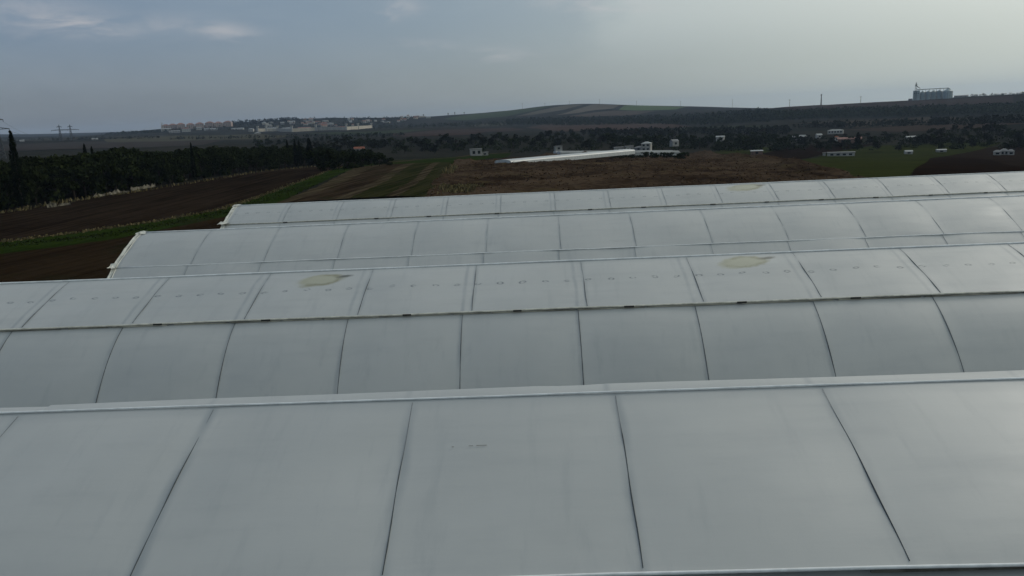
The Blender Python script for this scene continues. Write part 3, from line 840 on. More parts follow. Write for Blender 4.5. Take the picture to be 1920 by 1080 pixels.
# weeds over the waste ground
from mathutils.geometry import tessellate_polygon
WP = [hit(*p) for p in WEED]
def inside(x, y):
    c = False; j = len(WP)-1
    for i in range(len(WP)):
        xi, yi = WP[i]; xj, yj = WP[j]
        if (yi > y) != (yj > y) and x < (xj-xi)*(y-yi)/(yj-yi)+xi: c = not c
        j = i
    return c
wx = [p[0] for p in WP]; wy = [p[1] for p in WP]
mb = MB(); n = 0
cand = rng.uniform((min(wx), min(wy)), (max(wx), max(wy)), (60000, 2))
cand = np.array([c for c in cand if inside(*c)])
dens = heaps(cand[:, 0]*.5+40, cand[:, 1]*.5); cand = cand[(dens > -.25) & (cand[:, 1] > 44)][:24000]
cz = weed_z(cand[:, 0], cand[:, 1])
for (x, y), z in zip(cand, cz):
    h = random.uniform(.06, .22)*(1.8 if random.random() < .08 else 1); a = random.uniform(0, 3.14); w = random.uniform(.15, .45)
    u = np.array([math.cos(a), math.sin(a), 0])*w*.5; c = np.array([x, y, z-.03]); tp = c+np.array([random.gauss(0, 1.1)*h, random.gauss(.5, 1.1)*h, h])
    mb.quad(c-u, c+u, tp+u*.5, tp-u*.5)
tag(mb.build('dead_weeds', m_dead), 'dead reddish brown weeds covering the heaps behind the greenhouse', 'weeds', kind='stuff')

m_sheet = mat('pale_sheet', (.22, .20, .155), .8, .2, .5, 1.2, color2=(.085, .078, .06))
def ragged(px0, y0, px1, y1, h, label):
    p, q = hit(px0, y0), hit(px1, y1); n = 14; rows = []
    tops = [h*(.45+.55*abs(math.sin(i*1.7+px0)))*random.uniform(.6, 1.1) for i in range(n)]
    for u in (0, .5, 1):
        rows.append([(p[0]+(q[0]-p[0])*i/(n-1)+random.uniform(-.15, .15), p[1]+(q[1]-p[1])*i/(n-1)+random.uniform(-.3, .3),
                      tz(*p)+tops[i]*u) for i in range(n)])
    mb = MB().grid(rows)
    o = mb.build('windbreak_sheet', m_sheet)
    md = o.modifiers.new('thick', 'SOLIDIFY'); md.thickness = .03
    return tag(o, label, 'sheet')
ragged(90, 391, 108, 389, 1.25, 'pale ragged sheet at the left under the trees, tallest piece')
ragged(110, 388, 133, 385, .65, 'low pale sheet just right of the tallest one')
ragged(176, 372, 226, 363, .95, 'long pale ragged sheet under the middle of the belt')
ragged(228, 363, 243, 361, .6, 'short pale piece at the end of the long ragged sheet')
ragged(247, 358, 292, 350, .95, 'pale ragged sheet with gaps, right of the longest one')
ragged(333, 341, 352, 338, .6, 'small pale sheet farthest along the tree belt')

# ------------------------------------------------------------------ houses and far greenhouses
m_wall = mat('white_render', (.35, .34, .32), .85, .2, .15, .5)
m_cream = mat('cream_render', (.42, .37, .30), .85, .2, .15, .3)
m_grey = mat('grey_render', (.24, .24, .24), .85, .2, .2, .3)
m_tile = mat('red_tile', (.22, .085, .055), .85, .2, .3, .6)
m_pink = mat('faded_tile', (.26, .15, .125), .85, .2, .25, .3)
m_tin = mat('pale_tin', (.31, .32, .32), .5, .4, .15, .4)
m_glass = mat('dark_glass', (.025, .028, .03), .15, .5, .2, 1)
m_brick = mat('brown_wall', (.16, .10, .075), .9, .2, .25, .6)
m_facade = mat('facade', (.36, .28, .25), .85, .2, .15, .2)
def house(px, r, w, d, h, rz=0, wall=m_wall, roof=m_tile, rise=1.4, kind='hip', wins=3, storeys=1, label='', name='house', cat='house', group=None, zoff=0, door=False):
    x, y, z = at(px, r)
    face = -math.atan2(x, y)+rz
    o = empty(name, (x, y, z+zoff-.3), face)
    MB().box((0, 0, h/2+.15), (w, d, h+.3)).build('wall', wall, o)
    rb = MB(); ov = .35 if w > 4.5 else .15; zt = h+.3
    a, b = w/2+ov, d/2+ov
    if kind == 'hip':
        i = len(rb.v); k = max(.4, a-b)
        rb.v += [(-a, -b, zt), (a, -b, zt), (a, b, zt), (-a, b, zt), (-k, 0, zt+rise), (k, 0, zt+rise)]
        rb.f += [(0, 1, 5, 4), (1, 2, 5), (2, 3, 4, 5), (3, 0, 4), (3, 2, 1, 0)]
    elif kind == 'gable':
        rb.v += [(-a, -b, zt), (a, -b, zt), (a, b, zt), (-a, b, zt), (-a, 0, zt+rise), (a, 0, zt+rise)]
        rb.f += [(0, 1, 5, 4), (2, 3, 4, 5), (1, 2, 5), (3, 0, 4), (3, 2, 1, 0)]
    else:
        rb.box((0, 0, zt+.12), (w+.5, d+.5, .24))
    rb.build('roof', roof, o)
    sh = h/max(1, storeys)
    for s in range(storeys):
        for i in range(wins):
            wx_ = (i-(wins-1)/2)*w/max(1, wins)*.92
            MB().box((wx_, -d/2-.01, .3+sh*(s+.55)), (min(1.3, w/max(1, wins)*.5), .06, min(1.5, sh*.45))).build('window', m_glass, o)
    if door: MB().box((w*.28, -d/2-.015, 1.25), (1.0, .07, 2.0)).build('door', m_brick, o)
    return tag(o, label, cat, group)
def base_r(px, py): return float(np.hypot(*hit(px, py)))
house(890, 400, 5.6, 5, 3.4, .1, roof=m_grey, kind='flat', wins=2, label='white cube house with dark windows in front of valley trees')
house(906, 402, 3.4, 3, 1.7, .1, roof=m_grey, kind='flat', wins=1, label='low white annexe right of the white cube house', name='shed', cat='shed')
house(1160, 415, 4.6, 4.5, 3.0, .15, roof=m_grey, kind='flat', wins=2, label='weathered white house, left of the pair above white greenhouse')
house(1179, 414, 3.8, 4.5, 3.6, .15, roof=m_grey, kind='flat', wins=2, label='weathered white house, right one of the pair above white greenhouse')
house(1212, 450, 5.0, 5, 4.2, -.2, roof=m_tin, rise=1.0, wins=2, storeys=2, label='two storey white house with pale roof among dark trees')
house(1198, 452, 5, 4, 1.8, -.2, wall=m_grey, roof=m_grey, rise=.8, wins=1, label='grey lean shed left of the two storey white house', name='shed', cat='shed')
house(1264, 480, 4.0, 4, 2.6, .5, roof=m_grey, rise=1.2, wins=1, kind='gable', label='small white gable house between dark trees, centre right', zoff=2)
house(1351, 520, 4.6, 4, 2.6, -.2, roof=m_tin, rise=.8, wins=1, kind='gable', label='bright white shed in a gap of dark trees', name='shed', cat='shed', zoff=3.5)
house(1420, 420, 5.5, 3, 1.9, .1, wall=m_brick, roof=m_tin, rise=.5, kind='gable', wins=1, label='dark shed with white tin roof at the valley edge', name='shed', cat='shed')
house(1568, 720, 12, 5, 2.6, -.1, roof=m_tin, rise=.8, wins=5, label='long white building on the slope above the valley', zoff=1)
house(1580, 380, 11, 4, 1.7, .05, roof=m_grey, kind='flat', wins=4, label='long low white building with four dark openings', name='barn', cat='barn')
house(1548, 385, 1.2, 1.2, 1.4, 0, roof=m_grey, kind='flat', wins=0, label='tiny white hut left of the long low building', name='hut', cat='hut')
house(1595, 560, 14, 6, 2.6, .05, wall=m_brick, roof=m_pink, rise=1.1, kind='gable', wins=3, label='long brown shed with pale roof in the right valley', name='barn', cat='barn')
house(1570, 590, 2.6, 2.6, 3.0, .4, roof=m_tile, rise=.8, wins=1, label='narrow white house left of the brown shed')
house(1500, 640, 9, 5, 2.4, -.4, wall=m_grey, roof=m_tin, rise=1.2, kind='gable', wins=2, label='grey gabled house uphill with a pale roof')
house(1537, 660, 4, 4, 2.4, .3, roof=m_tin, rise=1.0, kind='gable', wins=1, label='small pale house right of the grey gabled house')
house(1711, 560, 5, 4, 2.2, .2, roof=m_tin, rise=.6, kind='gable', wins=1, label='pale tin roofed shed above the right green field', name='shed', cat='shed')
house(1708, 400, 3.0, 3, 1.4, .2, roof=m_tin, rise=.5, kind='gable', wins=1, label='white hut at the edge of the right green field', name='hut', cat='hut')
house(1770, 420, 4, 3, 1.2, .2, wall=m_grey, roof=m_tin, rise=.4, kind='gable', wins=1, label='low hut with a white roof beyond the right field', name='hut', cat='hut')
house(1877, 385, 2.5, 3, 1.6, .1, roof=m_grey, rise=.7, wins=1, label='small white house, left of three at the right edge')
house(1890, 388, 2.8, 3.5, 1.9, .1, roof=m_grey, rise=.9, wins=2, label='white house, middle of three at the right edge')
house(1903, 386, 2.2, 3, 1.8, .1, roof=m_grey, rise=.7, wins=1, label='white house, last of three at the right edge')
house(671, 430, 5.0, 4, 1.6, .1, roof=m_tile, rise=1.0, kind='gable', wins=2, label='house with orange roof hidden behind the belt end', zoff=2.2)
house(1045, 450, 4, 3, 2.4, .3, roof=m_grey, kind='flat', wins=1, label='pale shed in the trees left of the grey greenhouse', name='shed', cat='shed')
house(500, 560, 8, 4, 1.0, .1, roof=m_tin, rise=.7, kind='gable', wins=2, label='white tin roofed barn behind the left belt', name='barn', cat='barn')
house(180, 1500, 9, 5, 2, .1, roof=m_tin, rise=1, kind='gable', wins=4, label='white barn on the plain right of the pylon pair', name='barn', cat='barn')
house(44, 1500, 6, 5, 2, .1, roof=m_tin, rise=1, kind='gable', wins=3, label='small white barn on the plain left of the pylon pair', name='barn', cat='barn')
house(8, 300, 5, 3, 2.0, .1, roof=m_tin, rise=.6, kind='gable', wins=1, label='pale tin roofed hut behind trees at left edge', name='hut', cat='hut', zoff=3)

# the white tunnel greenhouse beyond the heaps, and the grey one behind it
def far_tunnel(pa, pb, widths, ridge, label, m, name='greenhouse', tops=None):
    p, q = np.array(pa), np.array(pb); d = q-p; L = np.linalg.norm(d); a = math.atan2(d[1], d[0])
    o = empty(name, (p[0], p[1], 0), a)
    zp, zq = tz(*p), tz(*q)
    if tops: zp, zq = [CAM_Z+np.hypot(*v)*math.tan(azel(*t)[1])-ridge for v, t in zip((p, q), tops)]
    o.location.z = zp; z1 = zq-zp
    for i in range(widths):
        rows = []
        for t in np.linspace(0, math.pi, 11):
            yy = 2.6-2.6*math.cos(t)+i*5.2; zz = ridge*(.45+.55*math.sin(t)**.8) if 0 < t < math.pi else ridge*.42
            rows.append([(x, yy, zz+z1*x/L) for x in np.linspace(0, L, 24)])
        MB().grid(rows).build('roof_film', m, o, True)
    for x in (0, L):
        e = MB()
        for i in range(widths):
            pts = []
            for t in np.linspace(0, math.pi, 11):
                zz = ridge*(.45+.55*math.sin(t)**.8) if 0 < t < math.pi else ridge*.42
                pts.append((x, 2.6-2.6*math.cos(t)+i*5.2, zz+z1*x/L-.01))
            e.quad(*([(x, i*5.2, -.5+z1*x/L)]+pts+[(x, i*5.2+5.2, -.5+z1*x/L)]))
        e.build('end_wall', m_gable, o)
    MB().grid([[(0, 0, -.6), (L, 0, z1-.6)], [(0, 0, ridge*.42), (L, 0, z1+ridge*.42)]]).build('side_wall', m_gable, o)
    return tag(o, label, 'greenhouse')
m_far = mat('bright_film', (.46, .47, .46), .4, .5, .08, .2)
m_farg = mat('grey_film', (.20, .21, .21), .6, .4, .2, .2)
x0_, y0_, _ = at(955, 200); x1_, y1_, _ = at(1190, 255)
far_tunnel((x0_, y0_), (x1_, y1_), 1, 1.0, 'bright white tunnel greenhouse beyond the brown heaps', m_far, tops=((955, 299.4), (1190, 279.0)))
x0_, y0_, _ = at(1050, 330); x1_, y1_, _ = at(1276, 352)
far_tunnel((x0_, y0_), (x1_, y1_), 2, 2.6, 'long grey greenhouse behind the white tunnel greenhouse', m_farg)

# ------------------------------------------------------------------ the town on the left
def block(px, r, w, d, h, wall, roof, rise, label, group, rz=None, zoff=0, kind='hip', name='apartment_block', cat='building', wins=0, storeys=1):
    return house(px, r, w, d, h, rz if rz is not None else random.uniform(-.3, .3), wall, roof, rise, kind, wins, storeys, label, name, cat, group, zoff)
def r_at(px, py, lo=1600): return float(np.hypot(*hit(px, py, lo)))
for i, px in enumerate((315, 328, 343, 361, 378, 397, 413, 431)):
    yb = np.interp(px, [310, 370, 432], [243.5, 240.5, 237])
    r = r_at(px, yb); sc = r/F
    block(px, r, 13.5*sc, 10*sc, (6.8+.5*(i % 3))*sc, m_facade, m_pink, 2.6*sc,
          'pinkish apartment block with hipped roof in the hilltop row', 'hilltop row of apartment blocks', wins=4, storeys=3)
for (px, py, w, h, wl, rf, lb) in ((352, 247, 14, 5.5, m_wall, m_tile, 'bright white block below the hilltop row'), (376, 243.5, 10, 4, m_wall, m_tin, 'white building right of the bright white block'),
                                   (315, 246, 16, 4, m_wall, m_tin, 'white building at the foot of the minarets'), (398, 244.5, 22, 2.6, m_grey, m_tin, 'long pale hall below the hilltop row'),
                                   (330, 249, 18, 3, m_grey, m_grey, 'grey hall low at the left of the town'), (448, 243, 20, 1.8, m_wall, m_tin, 'thin white roofed hall right of the hilltop row'),
                                   (473, 246.5, 8, 4.5, m_wall, m_tin, 'white tower like block between the rows'), (484, 252, 10, 2, m_wall, m_tin, 'low white shed below the town edge')):
    r = r_at(px, py); sc = r/F
    block(px, r, w*sc, 8*sc, h*sc, wl, rf, 1.0*sc, lb, None, wins=4, storeys=1, kind='gable' if w > 14 else 'hip')
# scattered uptown houses
ub = 0
for (x0, x1, y0, y1, n) in ((480, 570, 229, 238, 12), (570, 640, 226, 236, 12), (640, 720, 224, 234, 9), (720, 812, 219.5, 226, 13), (600, 665, 234, 239, 9), (680, 760, 226, 231, 5)):
    for _ in range(n):
        px, py = random.uniform(x0, x1), random.uniform(y0, y1)
        r = r_at(px, py); sc = r/F
        orange = 600 <= x0 <= 610 or random.random() < .2
        w = random.choice((4, 5, 6, 8, 11))
        block(px, r, w*sc, 5*sc, random.uniform(1.6, 3.6)*sc, random.choice((m_wall, m_wall, m_cream, m_grey)), m_tile if orange else random.choice((m_tin, m_grey, m_pink)), 1.0*sc,
              'small building with red tiled roof in the scattered town' if orange else 'small pale building in the scattered town below the skyline', 'red roofed town houses' if orange else 'pale town houses', name='town_house', kind=random.choice(('hip', 'gable', 'gable')))
        ub += 1
# long walled compound at the foot of the town
m_cwall = mat('compound_wall', (.40, .36, .30), .85, .2, .15, .1)
comp = [(484, 247), (500, 246.5), (521, 246), (548, 247.5), (593, 245), (650, 245.5), (672, 242.5), (697, 240)]
P3 = []
for (px, py) in comp:
    q = hit(px, py, 1600); P3.append((q[0], q[1], tz(*q)))
o = empty('compound_wall', P3[0])
for (p, q) in zip(P3[:-1], P3[1:]):
    d = np.array(q)-np.array(p); n = int(np.linalg.norm(d[:2])//25)+1
    w_ = MB()
    for j in range(n):
        c = np.array(p)+d*(j+.5)/n-np.array(P3[0])
        w_.box((c[0], c[1], c[2]+3), (np.linalg.norm(d[:2])/n, 1.2, 7.5), math.atan2(d[1], d[0]))
    w_.build('wall', m_cwall, o)
for p in P3:
    c = np.array(p)-np.array(P3[0])
    MB().box((c[0], c[1]-1.5, c[2]+4.5), (3.6, 3.2, 12)).box((c[0], c[1]-1.5, c[2]+11.5), (4.8, 4.2, 2)).build('tower', m_wall, o)
tag(o, 'long pale compound wall with towers at the foot of town', 'wall')
for (px, py, w, h, rf) in ((510, 244.5, 20, 3.5, m_tin), (540, 244, 18, 3.2, m_tin), (572, 243.5, 22, 3.5, m_pink), (612, 243, 22, 3.2, m_tin), (640, 242, 16, 3.4, m_tile), (660, 241.5, 14, 3, m_tile)):
    r = r_at(px, py); sc = r/F
    block(px, r, w*sc, 9*sc, h*sc, m_cream, rf, 1.2*sc, 'long beige hall behind the compound wall, %s roof' % ('orange' if rf is m_tile else 'pinkish' if rf is m_pink else 'pale'), 'halls behind the compound wall', kind='gable', name='hall', wins=6, rz=.05)
# minarets and skyline towers
def minaret(px, py, ytop, label):
    r = r_at(px, py); x, y, z = at(px, r); h = r*math.tan(azel(px, ytop)[1])+CAM_Z-z
    o = empty('minaret', (x, y, z)); u = h/30
    MB().lathe((0, 0, 0), [(1.5*u, 0), (1.3*u, 8*u), (1.0*u, 8.5*u), (.9*u, 25*u)], 10).build('shaft', m_wall, o, True)
    MB().lathe((0, 0, 19*u), [(1.0*u, 0), (1.7*u, .5*u), (1.7*u, 1.6*u), (1.0*u, 1.7*u)], 10).build('balcony', m_wall, o)
    MB().lathe((0, 0, 25*u), [(1.0*u, 0), (.05*u, 5*u)], 10).build('spire', m_grey, o)
    tag(o, label, 'minaret')
minaret(307.5, 244, 228, 'left slender white minaret by the hilltop row')
minaret(310, 244, 229.5, 'right slender white minaret by the hilltop row')
def sky_tower(px, py, ytop, w, label, mt=m_grey):
    r = r_at(px, py, 2300); x, y, z = at(px, r); h = r*math.tan(azel(px, ytop)[1])+CAM_Z-z; sc = r/F
    o = empty('water_tower', (x, y, z-2))
    MB().lathe((0, 0, 0), [(w*.45*sc, 0), (w*.3*sc, h*.3), (w*.3*sc, h*.62)], 10).build('shaft', mt, o, True)
    MB().lathe((0, 0, h*.62), [(w*.3*sc, 0), (w*.55*sc, h*.12), (w*.55*sc, h*.36), (.1*sc, h*.45)], 12).build('tank', mt, o, True)
    tag(o, label, 'tower')
m_dk = mat('dark_concrete', (.10, .10, .10), .9, .2, .2, .2)
sky_tower(507, 229, 221, 2.4, 'dark tower on the skyline above the town', m_dk)
sky_tower(796, 219.5, 213, 1.8, 'leftmost small tower on the skyline left of the hill', m_dk)
sky_tower(842, 217, 210.5, 2.0, 'squat tower on the skyline, left of the paired towers', m_dk)
sky_tower(854.5, 216, 209, 1.8, 'slim tower between two others on the skyline', m_dk)
sky_tower(872, 214.5, 209, 1.6, 'small tower nearest the hill on the skyline', m_dk)

# ------------------------------------------------------------------ silos
sx, sy, sz = at(1744, 1500)
fz = -math.atan2(sx, sy)
silo_g = 1500/F
m_silo = mat('galvanised', (.38, .45, .46), .5, .4, .10, .15, metal=.0)
m_silo2 = mat('galvanised_roof', (.30, .36, .37), .5, .4, .12, .2, metal=.0)
m_steel = mat('dark_steel', (.12, .13, .13), .6, .4, .2, .5)
def loc_of(dx_px, back=0):
    ax = dx_px*silo_g; c, s = math.cos(fz), math.sin(fz)
    return (sx+c*ax-s*back, sy+s*ax+c*back)
def silo(dx, rad, h, back, label):
    x, y = loc_of(dx, back); o = empty('grain_silo', (x, y, tz(x, y)-1), fz)
    b = MB(); pr = [(rad, 0)]
    for i in range(10): pr += [(rad, h*(i+.1)/10), (rad*1.012, h*(i+.5)/10), (rad, h*(i+.9)/10)]
    pr += [(rad, h)]
    b.lathe((0, 0, 0), pr, 28).build('barrel', m_silo, o, True)
    MB().lathe((0, 0, h), [(rad*1.03, 0), (rad*.12, rad*.55), (rad*.12, rad*.68)], 28).build('roof', m_silo2, o)
    st = MB()
    for t in np.linspace(0, 2*math.pi, 12, endpoint=False): st.box((rad*1.03*math.cos(t), rad*1.03*math.sin(t), h/2), (.35, .35, h), t)
    st.build('stiffener', m_steel, o)
    tag(o, label, 'silo', 'grain silos on the ridge')
silo(-12, 3.7, 13.2, 5, 'galvanised grain silo nearest the white elevator building')
silo(-4, 3.7, 13.2, 5, 'galvanised grain silo second from the elevator building')
silo(4, 3.7, 13.2, 5, 'galvanised grain silo in the middle of the row')
silo(12, 3.7, 13.2, 5, 'galvanised grain silo next to the largest one')
silo(23.5, 7.2, 12.4, 0, 'largest grain silo with broad cone roof, rightmost')
x, y = loc_of(-21, 3); o = empty('elevator_building', (x, y, tz(x, y)-1), fz)
MB().box((0, 0, 8), (10, 9, 16)).build('wall', m_silo, o)
MB().box((0, 0, 16.2), (10.6, 9.6, .5)).build('roof', m_silo2, o)
MB().box((-8.5, 0, 2), (6, 7, 4)).build('lean_to', m_grey, o)
for i in range(3): MB().box((-3+i*3, -4.53, 12), (1.4, .1, 1.2)).build('window', m_glass, o)
tag(o, 'pale boxy elevator building left of the grain silos', 'building')
x, y = loc_of(-22, -6); o = empty('elevator_tower', (x, y, tz(x, y)-1), fz)
lat = MB()
for a, b in ((-1, -1), (1, -1), (1, 1), (-1, 1)): lat.tube([(a*1.2, b*1.2, 0), (a*1.2, b*1.2, 25)], .25, 4)
for i in range(8):
    z = i*3.1
    for (a, b), (c, d) in (((-1, -1), (1, -1)), ((1, -1), (1, 1)), ((1, 1), (-1, 1)), ((-1, 1), (-1, -1))):
        lat.tube([(a*1.2, b*1.2, z), (c*1.2, d*1.2, z+3.1)], .14, 4)
lat.build('frame', m_steel, o)
MB().box((0, 0, 25.6), (3.2, 2.6, 1.6)).box((0, 0, 28), (1.2, 1.2, 3.4)).build('head', m_steel, o)
cv = MB(); cv.box((24, 6, 18.2), (46, 1.0, 1.0))
for i in range(9): cv.tube([(4+i*5.2, 6, 13.5), (4+i*5.2, 6, 17.8)], .25, 4)
cv.build('conveyor', m_steel, o)
MB().tube([(47, 6, 18.2), (50, 5, 15.8)], .5, 6).tube([(0, 0, 24.8), (6, 5, 20)], .5, 6).build('chute', m_steel, o)
tag(o, 'dark lattice elevator tower with conveyor over the silos', 'tower')
house(1801, 1500, 20, 8, 2.4, 0, wall=m_grey, roof=m_grey, rise=1.2, kind='gable', wins=3, label='low grey shed on the ridge right of the silos', name='shed', cat='shed')

# ------------------------------------------------------------------ pylons and masts
m_lat = mat('pylon_steel', (.06, .065, .07), .6, .3, .2, .5)
def lattice(mb, p0, p1, w0, w1, n, r):
    p0, p1 = np.array(p0, float), np.array(p1, float)
    ring = []
    for i in range(n+1):
        t = i/n; c = p0*(1-t)+p1*t; w = w0*(1-t)+w1*t
        ring.append([c+np.array([a*w, b*w, 0]) for a, b in ((-1, -1), (1, -1), (1, 1), (-1, 1))])
    for j in range(4): mb.tube([ring[0][j], ring[-1][j]], r, 4)
    for i in range(n):
        for j in range(4):
            mb.tube([ring[i][j], ring[i+1][(j+1) % 4]], r*.65, 3); mb.tube([ring[i][(j+1) % 4], ring[i+1][j]], r*.65, 3)
def pylon(px, r, ytop, label, rz=0.0, arms=((.74, .30), (.93, .17)), thick=1.0, delta=False):
    x, y, z = at(px, r); h = CAM_Z+r*math.tan(azel(px, ytop)[1])-z
    o = empty('pylon', (x, y, z-.5), -math.atan2(x, y)+rz); t = .0042*h*thick
    b = MB()
    if delta:
        lattice(b, (0, 0, 0), (0, 0, h*.5), h*.085, h*.035, 5, t)
        for s in (-1, 1): lattice(b, (0, 0, h*.5), (s*h*.15, 0, h*.74), h*.028, h*.018, 3, t*.9); lattice(b, (s*h*.15, 0, h*.74), (s*h*.19, 0, h), h*.016, h*.003, 2, t*.8)
    else:
        lattice(b, (0, 0, 0), (0, 0, h*.62), h*.085, h*.032, 6, t); lattice(b, (0, 0, h*.62), (0, 0, h), h*.032, h*.004, 5, t*.9)
    b.build('mast', m_lat, o)
    for (za, la) in arms:
        a = MB(); L = la*h
        for s in (-1, 1):
            for yy in (-h*.02, h*.02):
                a.tube([(0, yy, za*h), (s*L, 0, za*h+.012*h)], t*.8, 4); a.tube([(0, yy, za*h+.055*h), (s*L, 0, za*h+.012*h)], t*.8, 4)
            for q in (.25, .5, .75): a.tube([(s*L*q, 0, za*h+.004*h), (s*L*(q-.12), 0, za*h+.055*h*(1-q+.12))], t*.6, 3)
        a.build('crossarm', m_lat, o)
        for s in (-1, 0, 1) if delta else (-1, 1):
            MB().tube([(s*L*.96, 0, za*h+.01*h), (s*L*.96, 0, za*h-.045*h)], t*.8, 5).build('insulator', m_lat, o)
    tag(o, label, 'pylon')
    return (x, y, z-.5, h, -math.atan2(x, y)+rz)
PA = pylon(1, 620, 219, 'large lattice pylon cut by the left edge', .15, arms=((.72, .27), (.94, .17)), thick=2.0)
PB = pylon(117, 1500, 233, 'left pylon of the far pair', .1, arms=((.66, .46), (.86, .13)), thick=2.8)
PC = pylon(137, 1560, 232.5, 'right pylon of the far pair', .1, arms=((.66, .48), (.86, .13)), thick=2.8)
m_wire = mat('wire', (.05, .05, .055), .6, .3, .1, 1)
def wire(a, b, sag, r, label):
    pts = []
    for t in np.linspace(0, 1, 20):
        p = np.array(a)*(1-t)+np.array(b)*t; p[2] -= sag*4*t*(1-t); pts.append(tuple(p))
    tag(MB().tube(pts, r, 4).build('power_line', m_wire), label, 'wire', 'wires of the left pylon')
def arm_tip(P, za, la, s):
    x, y, z, h, a = P; return (x+s*la*h*math.cos(a), y+s*la*h*math.sin(a), z+h*za-.04*h)
wire(arm_tip(PA, .72, .26, 1), arm_tip(PB, .66, .44, 1), 9, .07, 'lower faint wire from the big pylon to the far pair')
wire(arm_tip(PA, .94, .16, 1), arm_tip(PB, .66, .44, -1), 9, .07, 'upper faint wire from the big pylon to the far pair')
m_pole = mat('pole', (.09, .09, .09), .8, .2, .2, .5)
def mast(px, r, yb, ytop, label, big=False):
    x, y, z = at(px, r); h = CAM_Z+r*math.tan(azel(px, ytop)[1])-z
    o = empty('radio_mast' if big else 'utility_pole', (x, y, z-.5))
    if big:
        b = MB(); lattice(b, (0, 0, 0), (0, 0, h), h*.035, h*.012, 8, .30); b.build('mast', m_pole, o)
        MB().box((0, 0, h*.93), (2.0, 2.0, 1.6)).build('antenna', m_pole, o)
        tag(o, label, 'mast')
    else:
        MB().tube([(0, 0, 0), (0, 0, h+.5)], [.40, .30], 6).build('pole', m_pole, o)
        MB().box((0, 0, h-.6), (4.5, .35, .35)).build('crossarm', m_pole, o)
        tag(o, label, 'pole', 'poles along the hill skyline')
for (px, r, yt, lb) in ((981, 2600, 193, 'faint pole on the left shoulder of the hill'), (1023, 2600, 193, 'short faint pole left of the hill top'), (1069, 2600, 189, 'pole at the left end of the hill top'),
                        (1125, 2600, 186, 'pole on the highest part of the hill'), (1194, 2600, 189, 'pole above the light green hill field'), (1276, 2600, 189.5, 'pole at the right end of the green hill field'),
                        (1373, 2550, 186, 'pole in the dip right of the hill'), (1480, 1600, 186.5, 'pole left of the radio mast'), (1613, 1560, 180.5, 'pole between radio mast and silos')):
    mast(px, r, None, yt, lb)
mast(1539, 1560, None, 176, 'tall lattice radio mast on the skyline left of silos', True)

# ------------------------------------------------------------------ valley trees and far woods
def scatter(poly_px, n, key, hr, label, group, wide=(.8, 1.3), zmin=60, name='tree', cat='tree'):
    k = 0
    for _ in range(n):
        (x0, x1), (y0, y1) = poly_px
        px = random.uniform(x0, x1); y_lo = random.uniform(0, 1)
        t = (px-x0)/(x1-x0)
        py = (y0[0]*(1-t)+y0[1]*t)*(1-y_lo)+(y1[0]*(1-t)+y1[1]*t)*y_lo
        q = hit(px, py, zmin); r = np.hypot(*q)
        kk = random.choice(key)
        tree(name, kk, (q[0], q[1], tz(*q)-.2), random.uniform(*hr), random.uniform(*wide), label, cat, group)
D = ['dark0', 'dark1', 'dark2']; G = ['round0', 'round1', 'round2', 'round3']; B = ['bare0', 'bare1']
def rowtrees(px0, px1, r0, r1, n, key, hr, label, group, wide=(.8, 1.3), name='valley_tree'):
    for i in range(n):
        px = px0+(px1-px0)*(i+random.uniform(.1, .9))/n; r = random.uniform(r0, r1)
        x, y, z = at(px, r)
        tree(name, random.choice(key), (x, y, z-.2), random.uniform(*hr), random.uniform(*wide), label, 'tree', group)
rowtrees(560, 860, 430, 560, 34, D+G, (4, 7.5), 'dark valley tree behind the end of the left belt', 'valley trees behind the belt end')
rowtrees(850, 1150, 450, 600, 34, G+D+B[:1], (4.5, 7), 'valley tree between white cube house and grey greenhouse', 'trees around the white cube house')
rowtrees(1130, 1330, 480, 600, 26, D, (5, 8), 'dark tree around the two storey white house', 'trees around the two storey house')
rowtrees(1330, 1480, 440, 640, 30, D, (5, 8.5), 'tall dark tree in the thick grove right of centre', 'dark grove right of centre')
rowtrees(1470, 1720, 430, 640, 34, D+G, (3.5, 6.0), 'tree among the sheds in the right valley', 'trees among the right valley sheds')
rowtrees(1720, 1935, 430, 640, 36, D+G, (4, 7), 'dark tree behind the three white houses at right', 'trees at the right valley edge')
rowtrees(470, 720, 600, 900, 22, G+D, (4, 7), 'far tree on the valley floor below the town', 'far valley floor trees')
rowtrees(1000, 1500, 650, 950, 30, G+B, (5, 8), 'dull tree on the lower hill slope', 'lower hill slope trees')
rowtrees(1132, 1290, 268, 300, 24, D, (1.6, 2.8), 'low dark shrub in the hedge beside the white tunnel greenhouse', 'hedge by the white tunnel greenhouse', (.9, 1.3), 'hedge_shrub')
cyp = tree('cypress_tree', 'cyp0', (*at(1611, 470)[:2], at(1611, 470)[2]), 9, 1.9, 'dark pointed tree beside the brown shed at right', 'cypress', None)

